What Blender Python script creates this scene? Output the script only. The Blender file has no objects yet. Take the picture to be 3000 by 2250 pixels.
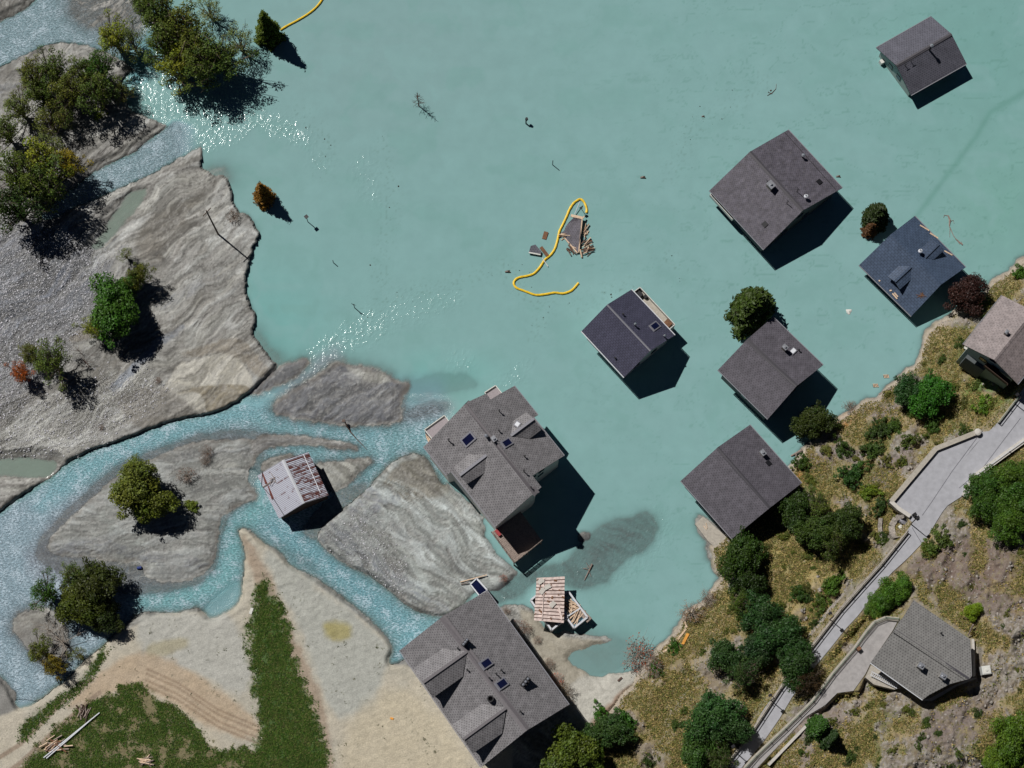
import bpy, math, random
import numpy as np
from mathutils import Vector, Matrix
random.seed(7); rng=np.random.default_rng(7)
# ------------------------------------------------------------------ camera, world, sun, exposure
FPX=5833.0; TILT=math.radians(14.0); DIST=FPX*0.055
sc=bpy.context.scene
COL=sc.collection
cd=bpy.data.cameras.new('camera'); cam=bpy.data.objects.new('camera',cd); COL.objects.link(cam)
cd.sensor_width=36.0; cd.lens=36.0*FPX/3000.0; cd.clip_start=1.0; cd.clip_end=6000.0
cam.location=(0,-DIST*math.sin(TILT),DIST*math.cos(TILT)); cam.rotation_euler=(TILT,0,0)
sc.camera=cam
sc.view_settings.view_transform='Standard'; sc.view_settings.look='None'
sc.view_settings.exposure=-0.32; sc.view_settings.gamma=1.0
SUN_EL=math.radians(53.5); SUN_AZ=math.radians(-41.0)      # direction in which shadows fall
w=bpy.data.worlds.new('World'); sc.world=w; w.use_nodes=True
nt=w.node_tree; sky=nt.nodes.new('ShaderNodeTexSky'); sky.sky_type='NISHITA'; sky.sun_disc=False
sky.sun_elevation=SUN_EL; sky.altitude=1500; sky.air_density=0.2; sky.dust_density=0.05; sky.ozone_density=1.5
sd_=Vector((-math.cos(SUN_AZ)*math.cos(SUN_EL),-math.sin(SUN_AZ)*math.cos(SUN_EL),math.sin(SUN_EL)))
sky.sun_rotation=math.atan2(sd_.x,sd_.y)
bg=nt.nodes['Background']; bg.inputs[1].default_value=0.05
nt.links.new(sky.outputs[0],bg.inputs[0])
sl=bpy.data.lights.new('sun','SUN'); sun=bpy.data.objects.new('sun',sl); COL.objects.link(sun)
sl.energy=5.0; sl.angle=math.radians(0.53); sl.color=(1.0,0.965,0.91)
sun.rotation_euler=sd_.to_track_quat('Z','Y').to_euler(); sun.location=(0,0,100)

# ------------------------------------------------------------------ picture plane <-> world
CAMP=np.array(cam.location); UU=np.array([0,math.cos(TILT),math.sin(TILT)]); VV=np.array([0,math.sin(TILT),-math.cos(TILT)])
def PW(x,y,z=0.0):
    """world point at height z seen at photo pixel x,y (arrays allowed)"""
    x=np.asarray(x,float); y=np.asarray(y,float); z=np.asarray(z,float)
    a=(x-1500)/FPX; b=-(y-1125)/FPX
    dx=a; dy=b*UU[1]+VV[1]; dz=b*UU[2]+VV[2]
    t=(z-CAMP[2])/dz
    return np.stack([dx*t, CAMP[1]+dy*t, z+0*t],-1)
def P(x,y,z=0.0): return Vector(PW(x,y,z).tolist())
def proj(p):
    q=np.array(p)-CAMP; ww=q@VV
    return 1500+FPX*q[0]/ww, 1125-FPX*(q@UU)/ww
def ray_plane(x,y,p0,n):
    a=(x-1500)/FPX; b=-(y-1125)/FPX
    d=Vector((a, b*UU[1]+VV[1], b*UU[2]+VV[2])); c=Vector(CAMP.tolist())
    t=(p0-c).dot(n)/d.dot(n); return c+d*t

# ------------------------------------------------------------------ materials
def srgb(c):
    return tuple((v/255.0/12.92 if v/255.0<=0.04045 else ((v/255.0+0.055)/1.055)**2.4) for v in c)
class NT:
    def __init__(s,name):
        s.m=bpy.data.materials.new(name); s.m.use_nodes=True; s.t=s.m.node_tree; s.t.nodes.clear()
        s.out=s.t.nodes.new('ShaderNodeOutputMaterial')
    def n(s,typ,ins=None,**kw):
        nd=s.t.nodes.new('ShaderNode'+typ)
        for k,v in kw.items(): setattr(nd,k,v)
        if ins:
            for k,v in ins.items():
                sk=nd.inputs[k]
                if hasattr(v,'links') and hasattr(v,'node'): s.t.links.new(v,sk)
                else: sk.default_value=v
        return nd
    def math(s,op,a,b=0.0,c=None):
        nd=s.n('Math',{0:a,1:b},operation=op)
        if c is not None: nd.inputs[2].default_value=c
        return nd.outputs[0]
    def mix(s,f,a,b,blend='MIX'):
        nd=s.n('MixRGB',{0:f,1:a,2:b},blend_type=blend); return nd.outputs[0]
    def ramp(s,f,stops):
        nd=s.n('ValToRGB',{0:f}); e=nd.color_ramp.elements
        e[0].position=stops[0][0]; e[0].color=stops[0][1]+(1,) if len(stops[0][1])==3 else stops[0][1]
        e[1].position=stops[-1][0]; e[1].color=stops[-1][1]+(1,) if len(stops[-1][1])==3 else stops[-1][1]
        for p,c in stops[1:-1]:
            k=e.new(p); k.color=c+(1,) if len(c)==3 else c
        return nd.outputs[0]
    def surf(s,sh): s.t.links.new(sh,s.out.inputs[0]); return s.m
def rgba(c,k=1.0):
    l=srgb(c); return (l[0]*k,l[1]*k,l[2]*k,1)
def noise(t,scale,detail=4,rough=.6,vec=None,dim='3D'):
    d={'Scale':scale,'Detail':detail,'Roughness':rough}
    nd=t.n('TexNoise',d,noise_dimensions=dim)
    if vec is not None: t.t.links.new(vec,nd.inputs['Vector'])
    return nd.outputs['Fac']
def pos(t): return t.n('NewGeometry').outputs['Position']
def plain(name,c,rough=.6,metal=0.0,var=.25,scale=6.0,spec=.5,bump=0.0):
    t=NT(name); f=noise(t,scale,5,.6,pos(t))
    k=t.n('MapRange',{0:f,1:.3,2:.7,3:1-var,4:1+var}).outputs[0]
    b=t.mix(1.0,rgba(c),k,'MULTIPLY')
    ins={'Base Color':b,'Roughness':rough,'Metallic':metal,'Specular IOR Level':spec}
    if bump:
        ins['Normal']=t.n('Bump',{'Height':f,'Strength':bump,'Distance':.05}).outputs[0]
    return t.surf(t.n('BsdfPrincipled',ins).outputs[0])
def shingle(name,c,dot=.35,du=.46,dv=.34,edge=.25,lich=None,rough=.62,tilelines=0.0):
    """slate / cement shingles in roof coordinates (metres): staggered dark dots, courses, weathering"""
    t=NT(name); uv=t.n('UVMap').outputs[0]; s=t.n('SeparateXYZ',{0:uv}); u=s.outputs[0]; v=s.outputs[1]
    r=t.math('DIVIDE',v,dv); rf=t.math('FLOOR',r)
    st=t.math('MULTIPLY',t.math('MODULO',rf,2.0),.5)
    cu=t.math('SUBTRACT',t.math('FRACT',t.math('ADD',t.math('DIVIDE',u,du),st)),.5)
    cv=t.math('SUBTRACT',t.math('FRACT',r),.5)
    d=t.math('SQRT',t.math('ADD',t.math('POWER',t.math('MULTIPLY',cu,du),2.0),t.math('POWER',t.math('MULTIPLY',cv,dv),2.0)))
    dm=t.n('MapRange',{0:d,1:.05,2:.115,3:dot,4:1.0}).outputs[0]
    if tilelines:
        la=t.n('MapRange',{0:t.math('ABSOLUTE',cu),1:.33,2:.5,3:1.0,4:1-tilelines}).outputs[0]
        lb=t.n('MapRange',{0:t.math('ABSOLUTE',cv),1:.30,2:.5,3:1.0,4:1-tilelines}).outputs[0]
        dm=t.math('MULTIPLY',la,lb)
    n1=noise(t,1.1,6,.65,pos(t)); n2=noise(t,9.0,3,.7,pos(t))
    k=t.math('MULTIPLY',t.n('MapRange',{0:n1,1:.3,2:.7,3:1-edge,4:1+edge}).outputs[0],t.n('MapRange',{0:n2,1:.25,2:.75,3:.9,4:1.1}).outputs[0])
    wn=t.n('TexWhiteNoise',{0:t.n('CombineXYZ',{0:t.math('FLOOR',t.math('ADD',t.math('DIVIDE',u,du),st)),1:rf}).outputs[0]},noise_dimensions='2D').outputs[0]
    k=t.math('MULTIPLY',k,t.n('MapRange',{0:wn,3:.93,4:1.07}).outputs[0])
    sn=noise(t,1.0,4,.6,t.n('CombineXYZ',{0:t.math('MULTIPLY',u,2.6),1:t.math('MULTIPLY',v,.28)}).outputs[0]); k=t.math('MULTIPLY',k,t.n('MapRange',{0:sn,1:.35,2:.68,3:.90,4:1.13}).outputs[0])
    b=t.mix(1.0,rgba(c),t.math('MULTIPLY',k,dm),'MULTIPLY')
    if lich:
        lf=t.n('MapRange',{0:noise(t,5.0,5,.7,pos(t)),1:.56,2:.66,3:0.0,4:lich[1]}).outputs[0]
        b=t.mix(lf,b,rgba(lich[0]))
    bp=t.n('Bump',{'Height':t.math('FRACT',r),'Strength':.35,'Distance':.03})
    return t.surf(t.n('BsdfPrincipled',{'Base Color':b,'Roughness':rough,'Normal':bp.outputs[0],'Specular IOR Level':.4}).outputs[0])
M={}
M['slate_grey']=shingle('slate_grey',(122,120,123),rough=.55)
M['slate_dark']=shingle('slate_dark',(90,87,95),edge=.25,dot=.5)
M['slate_mottled']=shingle('slate_mottled',(88,85,95),edge=.38,dot=.55,du=.4,dv=.3,lich=((140,134,128),.35))
M['slate_black']=shingle('slate_black',(92,92,102),dot=.5,edge=.15,rough=.4)
M['slate_brown']=shingle('slate_brown',(134,124,124),dot=.6,edge=.25,du=.6,dv=.4,lich=((190,185,190),.35))
M['slate_hill']=shingle('slate_hill',(124,123,122),dot=.35,edge=.12,du=.42,dv=.42)
M['tile_navy']=shingle('tile_navy',(74,74,92),du=.55,dv=.36,tilelines=.45,edge=.12,rough=.4)
M['tile_blue']=shingle('tile_blue',(72,86,108),du=.7,dv=.4,tilelines=.35,edge=.15,rough=.4)
def ruststeel():
    t=NT('rusty_sheet'); uv=t.n('UVMap').outputs[0]; s=t.n('SeparateXYZ',{0:uv}); u=s.outputs[0]; v=s.outputs[1]
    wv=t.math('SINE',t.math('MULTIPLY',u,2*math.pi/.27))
    st=t.n('CombineXYZ',{0:t.math('MULTIPLY',t.math('FLOOR',t.math('MULTIPLY',u,3.7)),.30),1:t.math('MULTIPLY',v,.12)}).outputs[0]
    n=noise(t,2.2,4,.75,st); attr=t.n('Attribute',attribute_name='rust').outputs['Fac']
    f=t.n('MapRange',{0:t.math('ADD',n,attr),1:.60,2:.70,3:0.0,4:.95}).outputs[0]
    b=t.mix(f,rgba((206,208,222)),rgba((98,44,32)))
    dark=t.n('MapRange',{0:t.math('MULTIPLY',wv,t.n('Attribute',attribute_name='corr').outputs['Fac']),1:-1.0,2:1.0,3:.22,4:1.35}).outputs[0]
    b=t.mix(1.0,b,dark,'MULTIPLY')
    bp=t.n('Bump',{'Height':wv,'Strength':.5,'Distance':.04})
    return t.surf(t.n('BsdfPrincipled',{'Base Color':b,'Roughness':.45,'Metallic':t.math('MULTIPLY',t.math('SUBTRACT',1.0,f),.2),'Normal':bp.outputs[0]}).outputs[0])
M['rusty_sheet']=ruststeel()
M['plaster_white']=plain('plaster_white',(205,205,200),.85,var=.12)
M['plaster_grey']=plain('plaster_grey',(150,165,160),.85,var=.15)
M['plaster_dark']=plain('plaster_dark',(84,90,92),.85,var=.15)
M['wood_brown']=plain('wood_brown',(112,78,55),.8,var=.35,scale=3)
M['wood_dark']=plain('wood_dark',(70,52,42),.8,var=.35,scale=3)
M['wood_pale']=plain('wood_pale',(205,180,155),.8,var=.3,scale=4)
M['wood_weathered']=plain('wood_weathered',(140,126,118),.8,var=.4,scale=5)
M['wood_orange']=plain('wood_orange',(215,150,60),.6,var=.2,scale=4)
M['wood_wet']=plain('wood_wet',(84,64,54),.5,var=.4,scale=6)
M['metal_dark']=plain('metal_dark',(38,38,42),.45,.3,var=.15)
M['metal_bright']=plain('metal_bright',(200,203,210),.25,.7,var=.1)
M['metal_white']=plain('metal_white',(205,208,215),.4,.1,var=.1)
M['metal_green']=plain('metal_green',(96,112,100),.5,.2,var=.15)
M['trim_grey']=plain('trim_grey',(130,130,138),.5,.2,var=.1)
M['ridge_grey']=plain('ridge_grey',(104,100,104),.6,var=.2)
M['ridge_dark']=plain('ridge_dark',(72,70,76),.6,var=.2)
M['glass']=plain('glass',(18,22,52),.08,0,var=.3,scale=.8,spec=.8)
M['glass_lit']=plain('glass_lit',(225,228,235),.3,0,var=.05)
M['gravel_roof']=plain('gravel_roof',(150,142,146),.9,var=.5,scale=18,bump=.5)
M['concrete']=plain('concrete',(168,162,152),.85,var=.18,scale=3,bump=.1)
M['concrete_pale']=plain('concrete_pale',(190,186,180),.85,var=.15,scale=3)
M['stone_wall']=plain('stone_wall',(150,143,136),.9,var=.55,scale=3.5,bump=.8)
M['asphalt']=plain('asphalt',(160,161,168),.85,var=.12,scale=1.1)
M['asphalt_worn']=plain('asphalt_worn',(150,147,147),.9,var=.16,scale=1.6)
M['tar']=plain('tar',(96,96,104),.8,var=.1)
M['boom_yellow']=plain('boom_yellow',(236,196,44),.45,var=.25,scale=5,bump=.4)
M['red_paint']=plain('red_paint',(150,40,45),.5,var=.1)
M['orange_roof']=plain('orange_roof',(222,150,52),.6,var=.15)
M['blue_floor']=plain('blue_floor',(120,160,178),.6,var=.2,scale=3)
M['floor_grey']=plain('floor_grey',(120,116,112),.8,var=.35,scale=4)
M['cube_white']=plain('cube_white',(205,207,205),.4,var=.1)
M['bark']=plain('bark',(92,80,68),.9,var=.3,scale=5)
M['bark_pale']=plain('bark_pale',(150,140,130),.9,var=.3,scale=5)
def leafmat(name):
    t=NT(name); a=t.n('Attribute',attribute_name='Col').outputs['Color']; oi=t.n('ObjectInfo')
    b=t.mix(1.0,a,oi.outputs['Color'],'MULTIPLY')
    p=t.n('BsdfPrincipled',{'Base Color':b,'Roughness':.55,'Specular IOR Level':.35}).outputs[0]
    tr=t.n('BsdfTranslucent',{'Color':b}).outputs[0]
    return t.surf(t.n('MixShader',{0:.22,1:p,2:tr}).outputs[0])
M['leaf']=leafmat('leaf')

# ------------------------------------------------------------------ mesh helper
class MB:
    def __init__(s): s.v=[]; s.f=[]; s.uv=[]; s.mi=[]
    def face(s,pts,uv=None,mi=0):
        i=len(s.v); s.v+= [tuple(p) for p in pts]; s.f.append(tuple(range(i,i+len(pts))))
        s.uv+= [tuple(u) for u in uv] if uv else [(p[0],p[1]) for p in pts]; s.mi.append(mi)
    def prism(s,top,bot,mi=0,cap=True):
        n=len(top)
        if cap: s.face(top,mi=mi); s.face(bot[::-1],mi=mi)
        for k in range(n):
            j=(k+1)%n; s.face([bot[k],bot[j],top[j],top[k]],mi=mi)
    def slab(s,pts,th,mi=0): s.prism([Vector(p) for p in pts],[Vector(p)-Vector((0,0,th)) for p in pts],mi)
    def box(s,c,sx,sy,sz,rz=0.0,mi=0,tilt=None):
        """box whose bottom centre is c"""
        R=Matrix.Rotation(rz,3,'Z')
        if tilt is not None: R=tilt@R if False else R@tilt
        c=Vector(c); P8=[]
        for dz in (0,sz):
            P8.append([c+R@Vector((dx*sx/2,dy*sy/2,dz)) for dx,dy in ((-1,-1),(1,-1),(1,1),(-1,1))])
        s.prism(P8[1],P8[0],mi)
    def bar(s,a,b,w,h,mi=0):
        """beam from a to b (top centre line), width w, height h"""
        a=Vector(a); b=Vector(b); d=(b-a); n=Vector((-d.y,d.x,0))
        n=n.normalized()*w/2 if n.length>1e-6 else Vector((w/2,0,0))
        z=Vector((0,0,-h))
        s.prism([a-n,b-n,b+n,a+n],[a-n+z,b-n+z,b+n+z,a+n+z],mi)
    def tube(s,pts,rad,seg=6,mi=0,cap=True):
        rings=[]; pts=[Vector(p) for p in pts]
        for i,p in enumerate(pts):
            d=(pts[min(i+1,len(pts)-1)]-pts[max(i-1,0)]).normalized()
            a=d.cross(Vector((0,0,1))); a=Vector((1,0,0)) if a.length<1e-3 else a.normalized()
            b=d.cross(a).normalized(); r=rad[i] if hasattr(rad,'__len__') else rad
            rings.append([p+a*math.cos(2*math.pi*k/seg)*r+b*math.sin(2*math.pi*k/seg)*r for k in range(seg)])
        for i in range(len(rings)-1):
            for k in range(seg):
                j=(k+1)%seg; s.face([rings[i][k],rings[i][j],rings[i+1][j],rings[i+1][k]],mi=mi)
        if cap: s.face(rings[0][::-1],mi=mi); s.face(rings[-1],mi=mi)
    def build(s,name,mat,parent=None,org=None,smooth=False,attrs=None):
        o3=world_loc(parent) if parent is not None else (Vector(org) if org is not None else Vector((0,0,0)))
        me=bpy.data.meshes.new(name)
        me.from_pydata([(a[0]-o3.x,a[1]-o3.y,a[2]-o3.z) for a in s.v],[],s.f)
        uvl=me.uv_layers.new(name='UVMap'); uvl.data.foreach_set('uv',np.array(s.uv,float).ravel())
        for m in (mat if isinstance(mat,(list,tuple)) else [mat]): me.materials.append(M[m] if isinstance(m,str) else m)
        me.polygons.foreach_set('material_index',s.mi)
        if attrs:
            for k,val in attrs.items():
                at=me.attributes.new(k,'FLOAT','FACE'); at.data.foreach_set('value',val)
        if smooth: me.polygons.foreach_set('use_smooth',[True]*len(s.f))
        me.update()
        o=bpy.data.objects.new(name,me); COL.objects.link(o)
        if parent is not None:
            o.parent=parent
        else: o.location=o3
        return o
def world_loc(o):
    l=Vector(o.location)
    while o.parent is not None: o=o.parent; l=l+Vector(o.location)
    return l
def tag(o,label,cat,group=None,kind=None):
    if label: o['label']=label
    if cat: o['category']=cat
    if group: o['group']=group
    if kind: o['kind']=kind
    return o
def empty(name,loc,label,cat,group=None):
    o=bpy.data.objects.new(name,None); COL.objects.link(o); o.location=loc; o.empty_display_size=.5
    return tag(o,label,cat,group)
def one(mb,name,mat,label,cat,group=None,org=None,**kw):
    if org is None: org=np.array(mb.v).mean(0); org[2]=min(v[2] for v in mb.v)
    return tag(mb.build(name,mat,None,org,**kw),label,cat,group)
# ------------------------------------------------------------------ noise
_p=np.random.default_rng(3).permutation(256); _p=np.concatenate([_p,_p,_p])
_g=np.random.default_rng(4).normal(size=(256,2)); _g/=np.linalg.norm(_g,axis=1)[:,None]
def pn(x,y,seed=0):
    x=x+seed*17.13; y=y+seed*9.71
    xi=np.floor(x).astype(int); yi=np.floor(y).astype(int); xf=x-xi; yf=y-yi
    u=xf*xf*xf*(xf*(xf*6-15)+10); v=yf*yf*yf*(yf*(yf*6-15)+10)
    def g(i,j): h=_p[_p[(xi+i)&255]+((yi+j)&255)]; return _g[h,0]*(xf-i)+_g[h,1]*(yf-j)
    a=g(0,0); b=g(1,0); c=g(0,1); d=g(1,1)
    return ((a+u*(b-a))+v*((c+u*(d-c))-(a+u*(b-a))))*1.5
def fbm(x,y,o=4,seed=0,r=.5):
    s=0; a=1; t=0
    for k in range(o): s=s+a*pn(x,y,seed+k*3); t+=a; a*=r; x=x*2.03; y=y*2.03
    return s/t
def ss(x,a,b): t=np.clip((x-a)/(b-a),0,1); return t*t*(3-2*t)

# ------------------------------------------------------------------ terrain laid out over the valley floor
ST=4
gx=np.arange(-700,3701,ST,dtype=float); gy=np.arange(-560,2860,ST,dtype=float)
X,Y=np.meshgrid(gx,gy); NY,NX=X.shape
def smooth_poly(pts,it=2):
    p=np.array(pts,float)
    for _ in range(it):
        q=np.roll(p,-1,0); p=np.stack([p*.75+q*.25,p*.25+q*.75],1).reshape(-1,2)
    return p
def sdf(pts,pad=260,it=2,wob=0.0,wl=40.0,seed=1):
    """signed distance in photo pixels, positive inside, clamped outside the padded box"""
    p=smooth_poly(pts,it) if it else np.array(pts,float)
    out=np.full(X.shape,-float(pad))
    x0,y0=p.min(0)-pad; x1,y1=p.max(0)+pad
    i0=max(0,int((y0-gy[0])//ST)); i1=min(NY,int((y1-gy[0])//ST)+2); j0=max(0,int((x0-gx[0])//ST)); j1=min(NX,int((x1-gx[0])//ST)+2)
    if i0>=i1 or j0>=j1: return out
    xs=X[i0:i1,j0:j1]; ys=Y[i0:i1,j0:j1]
    if wob:
        xs=xs+wob*fbm(xs/wl,ys/wl,3,seed); ys=ys+wob*fbm(xs/wl,ys/wl,3,seed+20)
    d2=np.full(xs.shape,1e12); ins=np.zeros(xs.shape,bool); n=len(p)
    for k in range(n):
        ax,ay=p[k]; bx,by=p[(k+1)%n]; ex,ey=bx-ax,by-ay; L=ex*ex+ey*ey+1e-9
        t=np.clip(((xs-ax)*ex+(ys-ay)*ey)/L,0,1)
        d2=np.minimum(d2,(xs-ax-t*ex)**2+(ys-ay-t*ey)**2)
        if ay!=by:
            c=((ay>ys)!=(by>ys)); ins^= c&(xs<(bx-ax)*(ys-ay)/(by-ay)+ax)
    d=np.sqrt(d2); out[i0:i1,j0:j1]=np.where(ins,d,-np.minimum(d,pad)); return out
def path_d(pts):
    d2=np.full(X.shape,1e12)
    for (ax,ay),(bx,by) in zip(pts[:-1],pts[1:]):
        ex,ey=bx-ax,by-ay; L=ex*ex+ey*ey; t=np.clip(((X-ax)*ex+(Y-ay)*ey)/L,0,1)
        d2=np.minimum(d2,(X-ax-t*ex)**2+(Y-ay-t*ey)**2)
    return np.sqrt(d2)

LB=[(-900,-900),(430,-900),(430,0),(445,50),(470,100),(480,150),(440,180),(405,200),(370,215),(352,240),(357,290),(380,325),(430,345),(450,352),(483,370),(520,385),(560,405),(590,425),(590,465),(588,490),(610,508),(630,518),(652,516),(668,530),(680,570),(682,600),(700,625),(722,627),(737,647),(757,675),(755,690),(740,730),(728,770),(722,800),(715,840),(725,880),(745,915),(748,935),(740,960),(737,978),(760,1010),(785,1045),(812,1072),(860,1066),(930,1050),(1004,1063),(1044,1076),(1109,1089),(1141,1103),(1157,1125),(1188,1125),(1198,1130),(1185,1147),(1172,1172),(1172,1198),(1200,1260),(1250,1331),(1293,1393),(1315,1422),(1409,1503),(1427,1541),(1418,1567),(1441,1595),(1456,1621),(1478,1642),(1496,1660),(1519,1677),(1508,1693),(1494,1708),(1465,1725),(1443,1733),(1415,1727),(1387,1735),(1376,1758),(1351,1777),(1400,1790),(1500,1770),(1520,1776),(1545,1777),(1563,1795),(1592,1838),(1631,1863),(1645,1850),(1665,1853),(1707,1860),(1762,1863),(1800,1876),(1743,1890),(1690,1903),(1653,1928),(1700,1965),(1750,1990),(1790,1972),(1834,1975),(1880,1955),(1950,2000),(1800,2200),(1650,2900),(-900,2900)]
EN=[(-900,1600),(-100,1560),(0,1500),(30,1475),(72,1447),(100,1425),(132,1409),(165,1385),(180,1368),(213,1346),(268,1317),(315,1302),(362,1288),(416,1265),(470,1243),(524,1227),(597,1214),(644,1205),(687,1181),(723,1154),(760,1125),(798,1089),(815,1066),(850,1020),(1004,1000),(1300,1000),(1370,1180),(1300,1300),(1320,1400),(1312,1425),(1296,1425),(1280,1400),(1262,1368),(1246,1338),(1217,1331),(1170,1342),(1127,1375),(1092,1418),(1060,1450),(1010,1490),(960,1530),(925,1565),(960,1613),(1000,1642),(1047,1668),(1105,1697),(1163,1744),(1199,1777),(1242,1796),(1297,1805),(1345,1779),(1368,1757),(1380,1735),(1420,1735),(1500,1760),(1400,1850),(1260,1890),(1185,1936),(1156,1952),(1139,1947),(1136,1925),(1150,1903),(1134,1874),(1112,1847),(1080,1816),(1025,1769),(971,1730),(924,1693),(874,1675),(845,1657),(819,1617),(772,1595),(747,1568),(725,1552),(708,1548),(700,1556),(710,1580),(720,1610),(720,1642),(715,1697),(711,1751),(690,1784),(651,1803),(610,1818),(594,1795),(577,1780),(543,1795),(506,1798),(452,1795),(409,1795),(360,1840),(307,1892),(271,1918),(235,1950),(203,1990),(163,2019),(137,2040),(101,2062),(60,2085),(40,2060),(15,2000),(-20,1975),(-900,1950)]
R1=[(-900,200),(-100,130),(0,62),(30,45),(60,33),(85,15),(110,-8),(130,-40),(430,-40),(440,60),(470,110),(500,160),(440,250),(362,250),(382,215),(385,195),(330,165),(260,135),(215,128),(160,127),(110,145),(60,170),(0,200),(-100,250),(-900,320)]
R2=[(483,372),(475,382),(440,405),(400,440),(340,470),(300,490),(258,512),(200,560),(140,600),(110,640),(150,650),(220,608),(275,590),(300,578),(370,545),(430,520),(500,480),(560,447),(592,432),(640,400),(520,340)]
ARM=[(425,545),(375,562),(350,600),(320,640),(290,690),(258,728),(285,738),(330,700),(375,650),(415,600),(440,560)]
POOL=[(-100,1345),(0,1343),(90,1338),(150,1345),(172,1352),(165,1385),(132,1405),(60,1400),(0,1395),(-100,1400)]
GUT=[(1409,1530),(1424,1545),(1416,1567),(1438,1597),(1453,1624),(1478,1645),(1496,1663),(1520,1680),(1600,1660),(1560,1560),(1460,1480),(1430,1490)]
ISL=[ # polygon, height, slope inside, slope outside
 ([(798,1190),(855,1147),(917,1114),(975,1069),(1004,1063),(1011,1073),(1044,1076),(1080,1082),(1109,1089),(1141,1103),(1157,1125),(1188,1125),(1198,1130),(1185,1147),(1170,1172),(1172,1198),(1174,1223),(1159,1234),(1116,1239),(1062,1243),(1007,1243),(953,1236),(881,1225),(808,1212)],.26,.008,.008),
 ([(798,1091),(825,1074),(870,1060),(905,1052),(890,1080),(855,1107),(800,1132),(760,1148),(727,1152),(760,1127)],.15,.01,.01),
 ([(729,1317),(745,1288),(772,1274),(827,1280),(917,1286),(989,1297),(1062,1311),(1000,1316),(960,1304),(899,1299),(850,1297),(800,1305),(765,1322),(740,1345)],.10,.01,.012),
 ([(130,1600),(200,1530),(260,1475),(310,1425),(360,1388),(430,1355),(500,1325),(560,1300),(620,1292),(690,1292),(742,1287),(735,1320),(745,1338),(735,1360),(720,1390),(728,1420),(745,1440),(755,1460),(720,1468),(690,1483),(660,1500),(643,1520),(636,1550),(634,1610),(625,1640),(600,1675),(560,1695),(480,1705),(430,1690),(418,1645),(395,1643),(340,1641),(250,1628),(170,1628)],.24,.007,.010),
 ([(917,1362),(953,1357),(1025,1353),(1091,1342),(1080,1357),(1058,1378),(1036,1400),(1011,1422),(986,1440),(972,1428),(940,1385)],.2,.010,.010),
 ([(760,1368),(790,1345),(850,1333),(865,1345),(820,1360),(785,1385)],.06,.01,.01),
 ([(30,1830),(90,1785),(160,1790),(200,1860),(190,1930),(150,1950),(90,1900)],.06,.006,.006),
 ([(-200,1990),(10,1988),(28,2012),(45,2040),(30,2075),(15,2110),(-200,2250)],.3,.02,.02),
]
SHAL=[ # submerged shallows: polygon, height, soft edge
 ([(80,1620),(200,1490),(330,1370),(480,1310),(620,1262),(780,1262),(770,1400),(650,1530),(640,1640),(600,1715),(400,1745),(300,1720),(180,1680)],-.05,.012),
 ([(985,1440),(1040,1420),(1090,1420),(1010,1500),(960,1580),(920,1580),(880,1550),(930,1500)],-.04,.010),
 ([(250,-60),(420,-60),(420,60),(400,110),(330,95),(250,70),(200,30)],-.03,.004),
 ([(1180,1130),(1220,1112),(1280,1095),(1340,1092),(1385,1108),(1405,1128),(1360,1142),(1290,1152),(1230,1170),(1180,1180)],-.13,.012),
 ([(1180,1225),(1200,1195),(1260,1175),(1310,1178),(1310,1198),(1240,1222)],-.09,.012),
 ([(1690,1590),(1760,1538),(1800,1524),(1850,1518),(1890,1498),(1915,1512),(1925,1550),(1905,1595),(1865,1620),(1805,1660),(1780,1705),(1740,1716),(1680,1722),(1630,1700),(1560,1700),(1530,1745),(1400,1780),(1430,1730),(1550,1670),(1640,1655),(1680,1640)],-.065,.012),
 ([(590,1775),(640,1755),(700,1700),(708,1750),(690,1790),(640,1815),(600,1820)],-.16,.01),
 ([(740,950),(770,1000),(815,1040),(840,1070),(790,1095),(755,1050),(730,985)],-.08,.006),
 ([(600,500),(640,492),(670,505),(672,535),(630,525),(600,515)],-.06,.006),
 ([(730,1560),(780,1575),(850,1620),(900,1640),(940,1680),(860,1665),(800,1620)],-.12,.01),
 ([(1600,1780),(1700,1850),(1830,1870),(1860,1900),(1800,1980),(1650,1960),(1560,1850)],-.12,.006),
 ([(1692,1578),(1712,1564),(1728,1562),(1722,1574),(1706,1586)],.05,.02),
 ([(2034,1534),(2060,1512),(2135,1578),(2134,1600),(2085,1650),(2070,1600),(2074,1584)],.10,.02),
 ([(860,1050),(1000,1055),(1010,1120),(880,1120)],-.2,.006),
]
HILL=[(1700,2200),(1760,2120),(1810,2050),(1870,1970),(1932,1889),(1957,1867),(1979,1838),(1993,1813),(2015,1787),(2051,1762),(2080,1737),(2098,1704),(2105,1690),(2087,1655),(2083,1635),(2076,1606),(2130,1560),(2250,1440),(2312,1369),(2330,1350),(2345,1331),(2352,1310),(2400,1270),(2431,1243),(2453,1223),(2475,1205),(2507,1187),(2525,1172),(2562,1167),(2590,1140),(2616,1114),(2652,1085),(2685,1053),(2695,1020),(2706,977),(2728,951),(2764,930),(2793,913),(2850,870),(2884,854),(2891,832),(2923,810),(2960,781),(3000,752),(3100,690),(3900,200),(3900,3000),(1600,3000),(1640,2350)]
lb=sdf(LB,wob=7,wl=26,pad=400); en=sdf(EN,wob=5,wl=30,seed=5)
H=np.clip(lb*.022,-4,.30)+np.clip((lb-15)*.004,0,.45)
H=np.where(lb<0,np.maximum(lb*.03,-4),H)
north=ss(1250-X,0,300)*ss(1300-Y+(X<720)*(400-.42*X),-20,60)*ss(1345-Y+(X<420)*(420-X)*.55,0,60)
bsl=.010+.03*north
bank=.16+.55*ss(-en,0,12)*ss(1250-X,0,400)*ss(1290-Y,-80,60)   # taller cut bank north of the main arm
land_n=ss(-en,-1,3)
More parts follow.
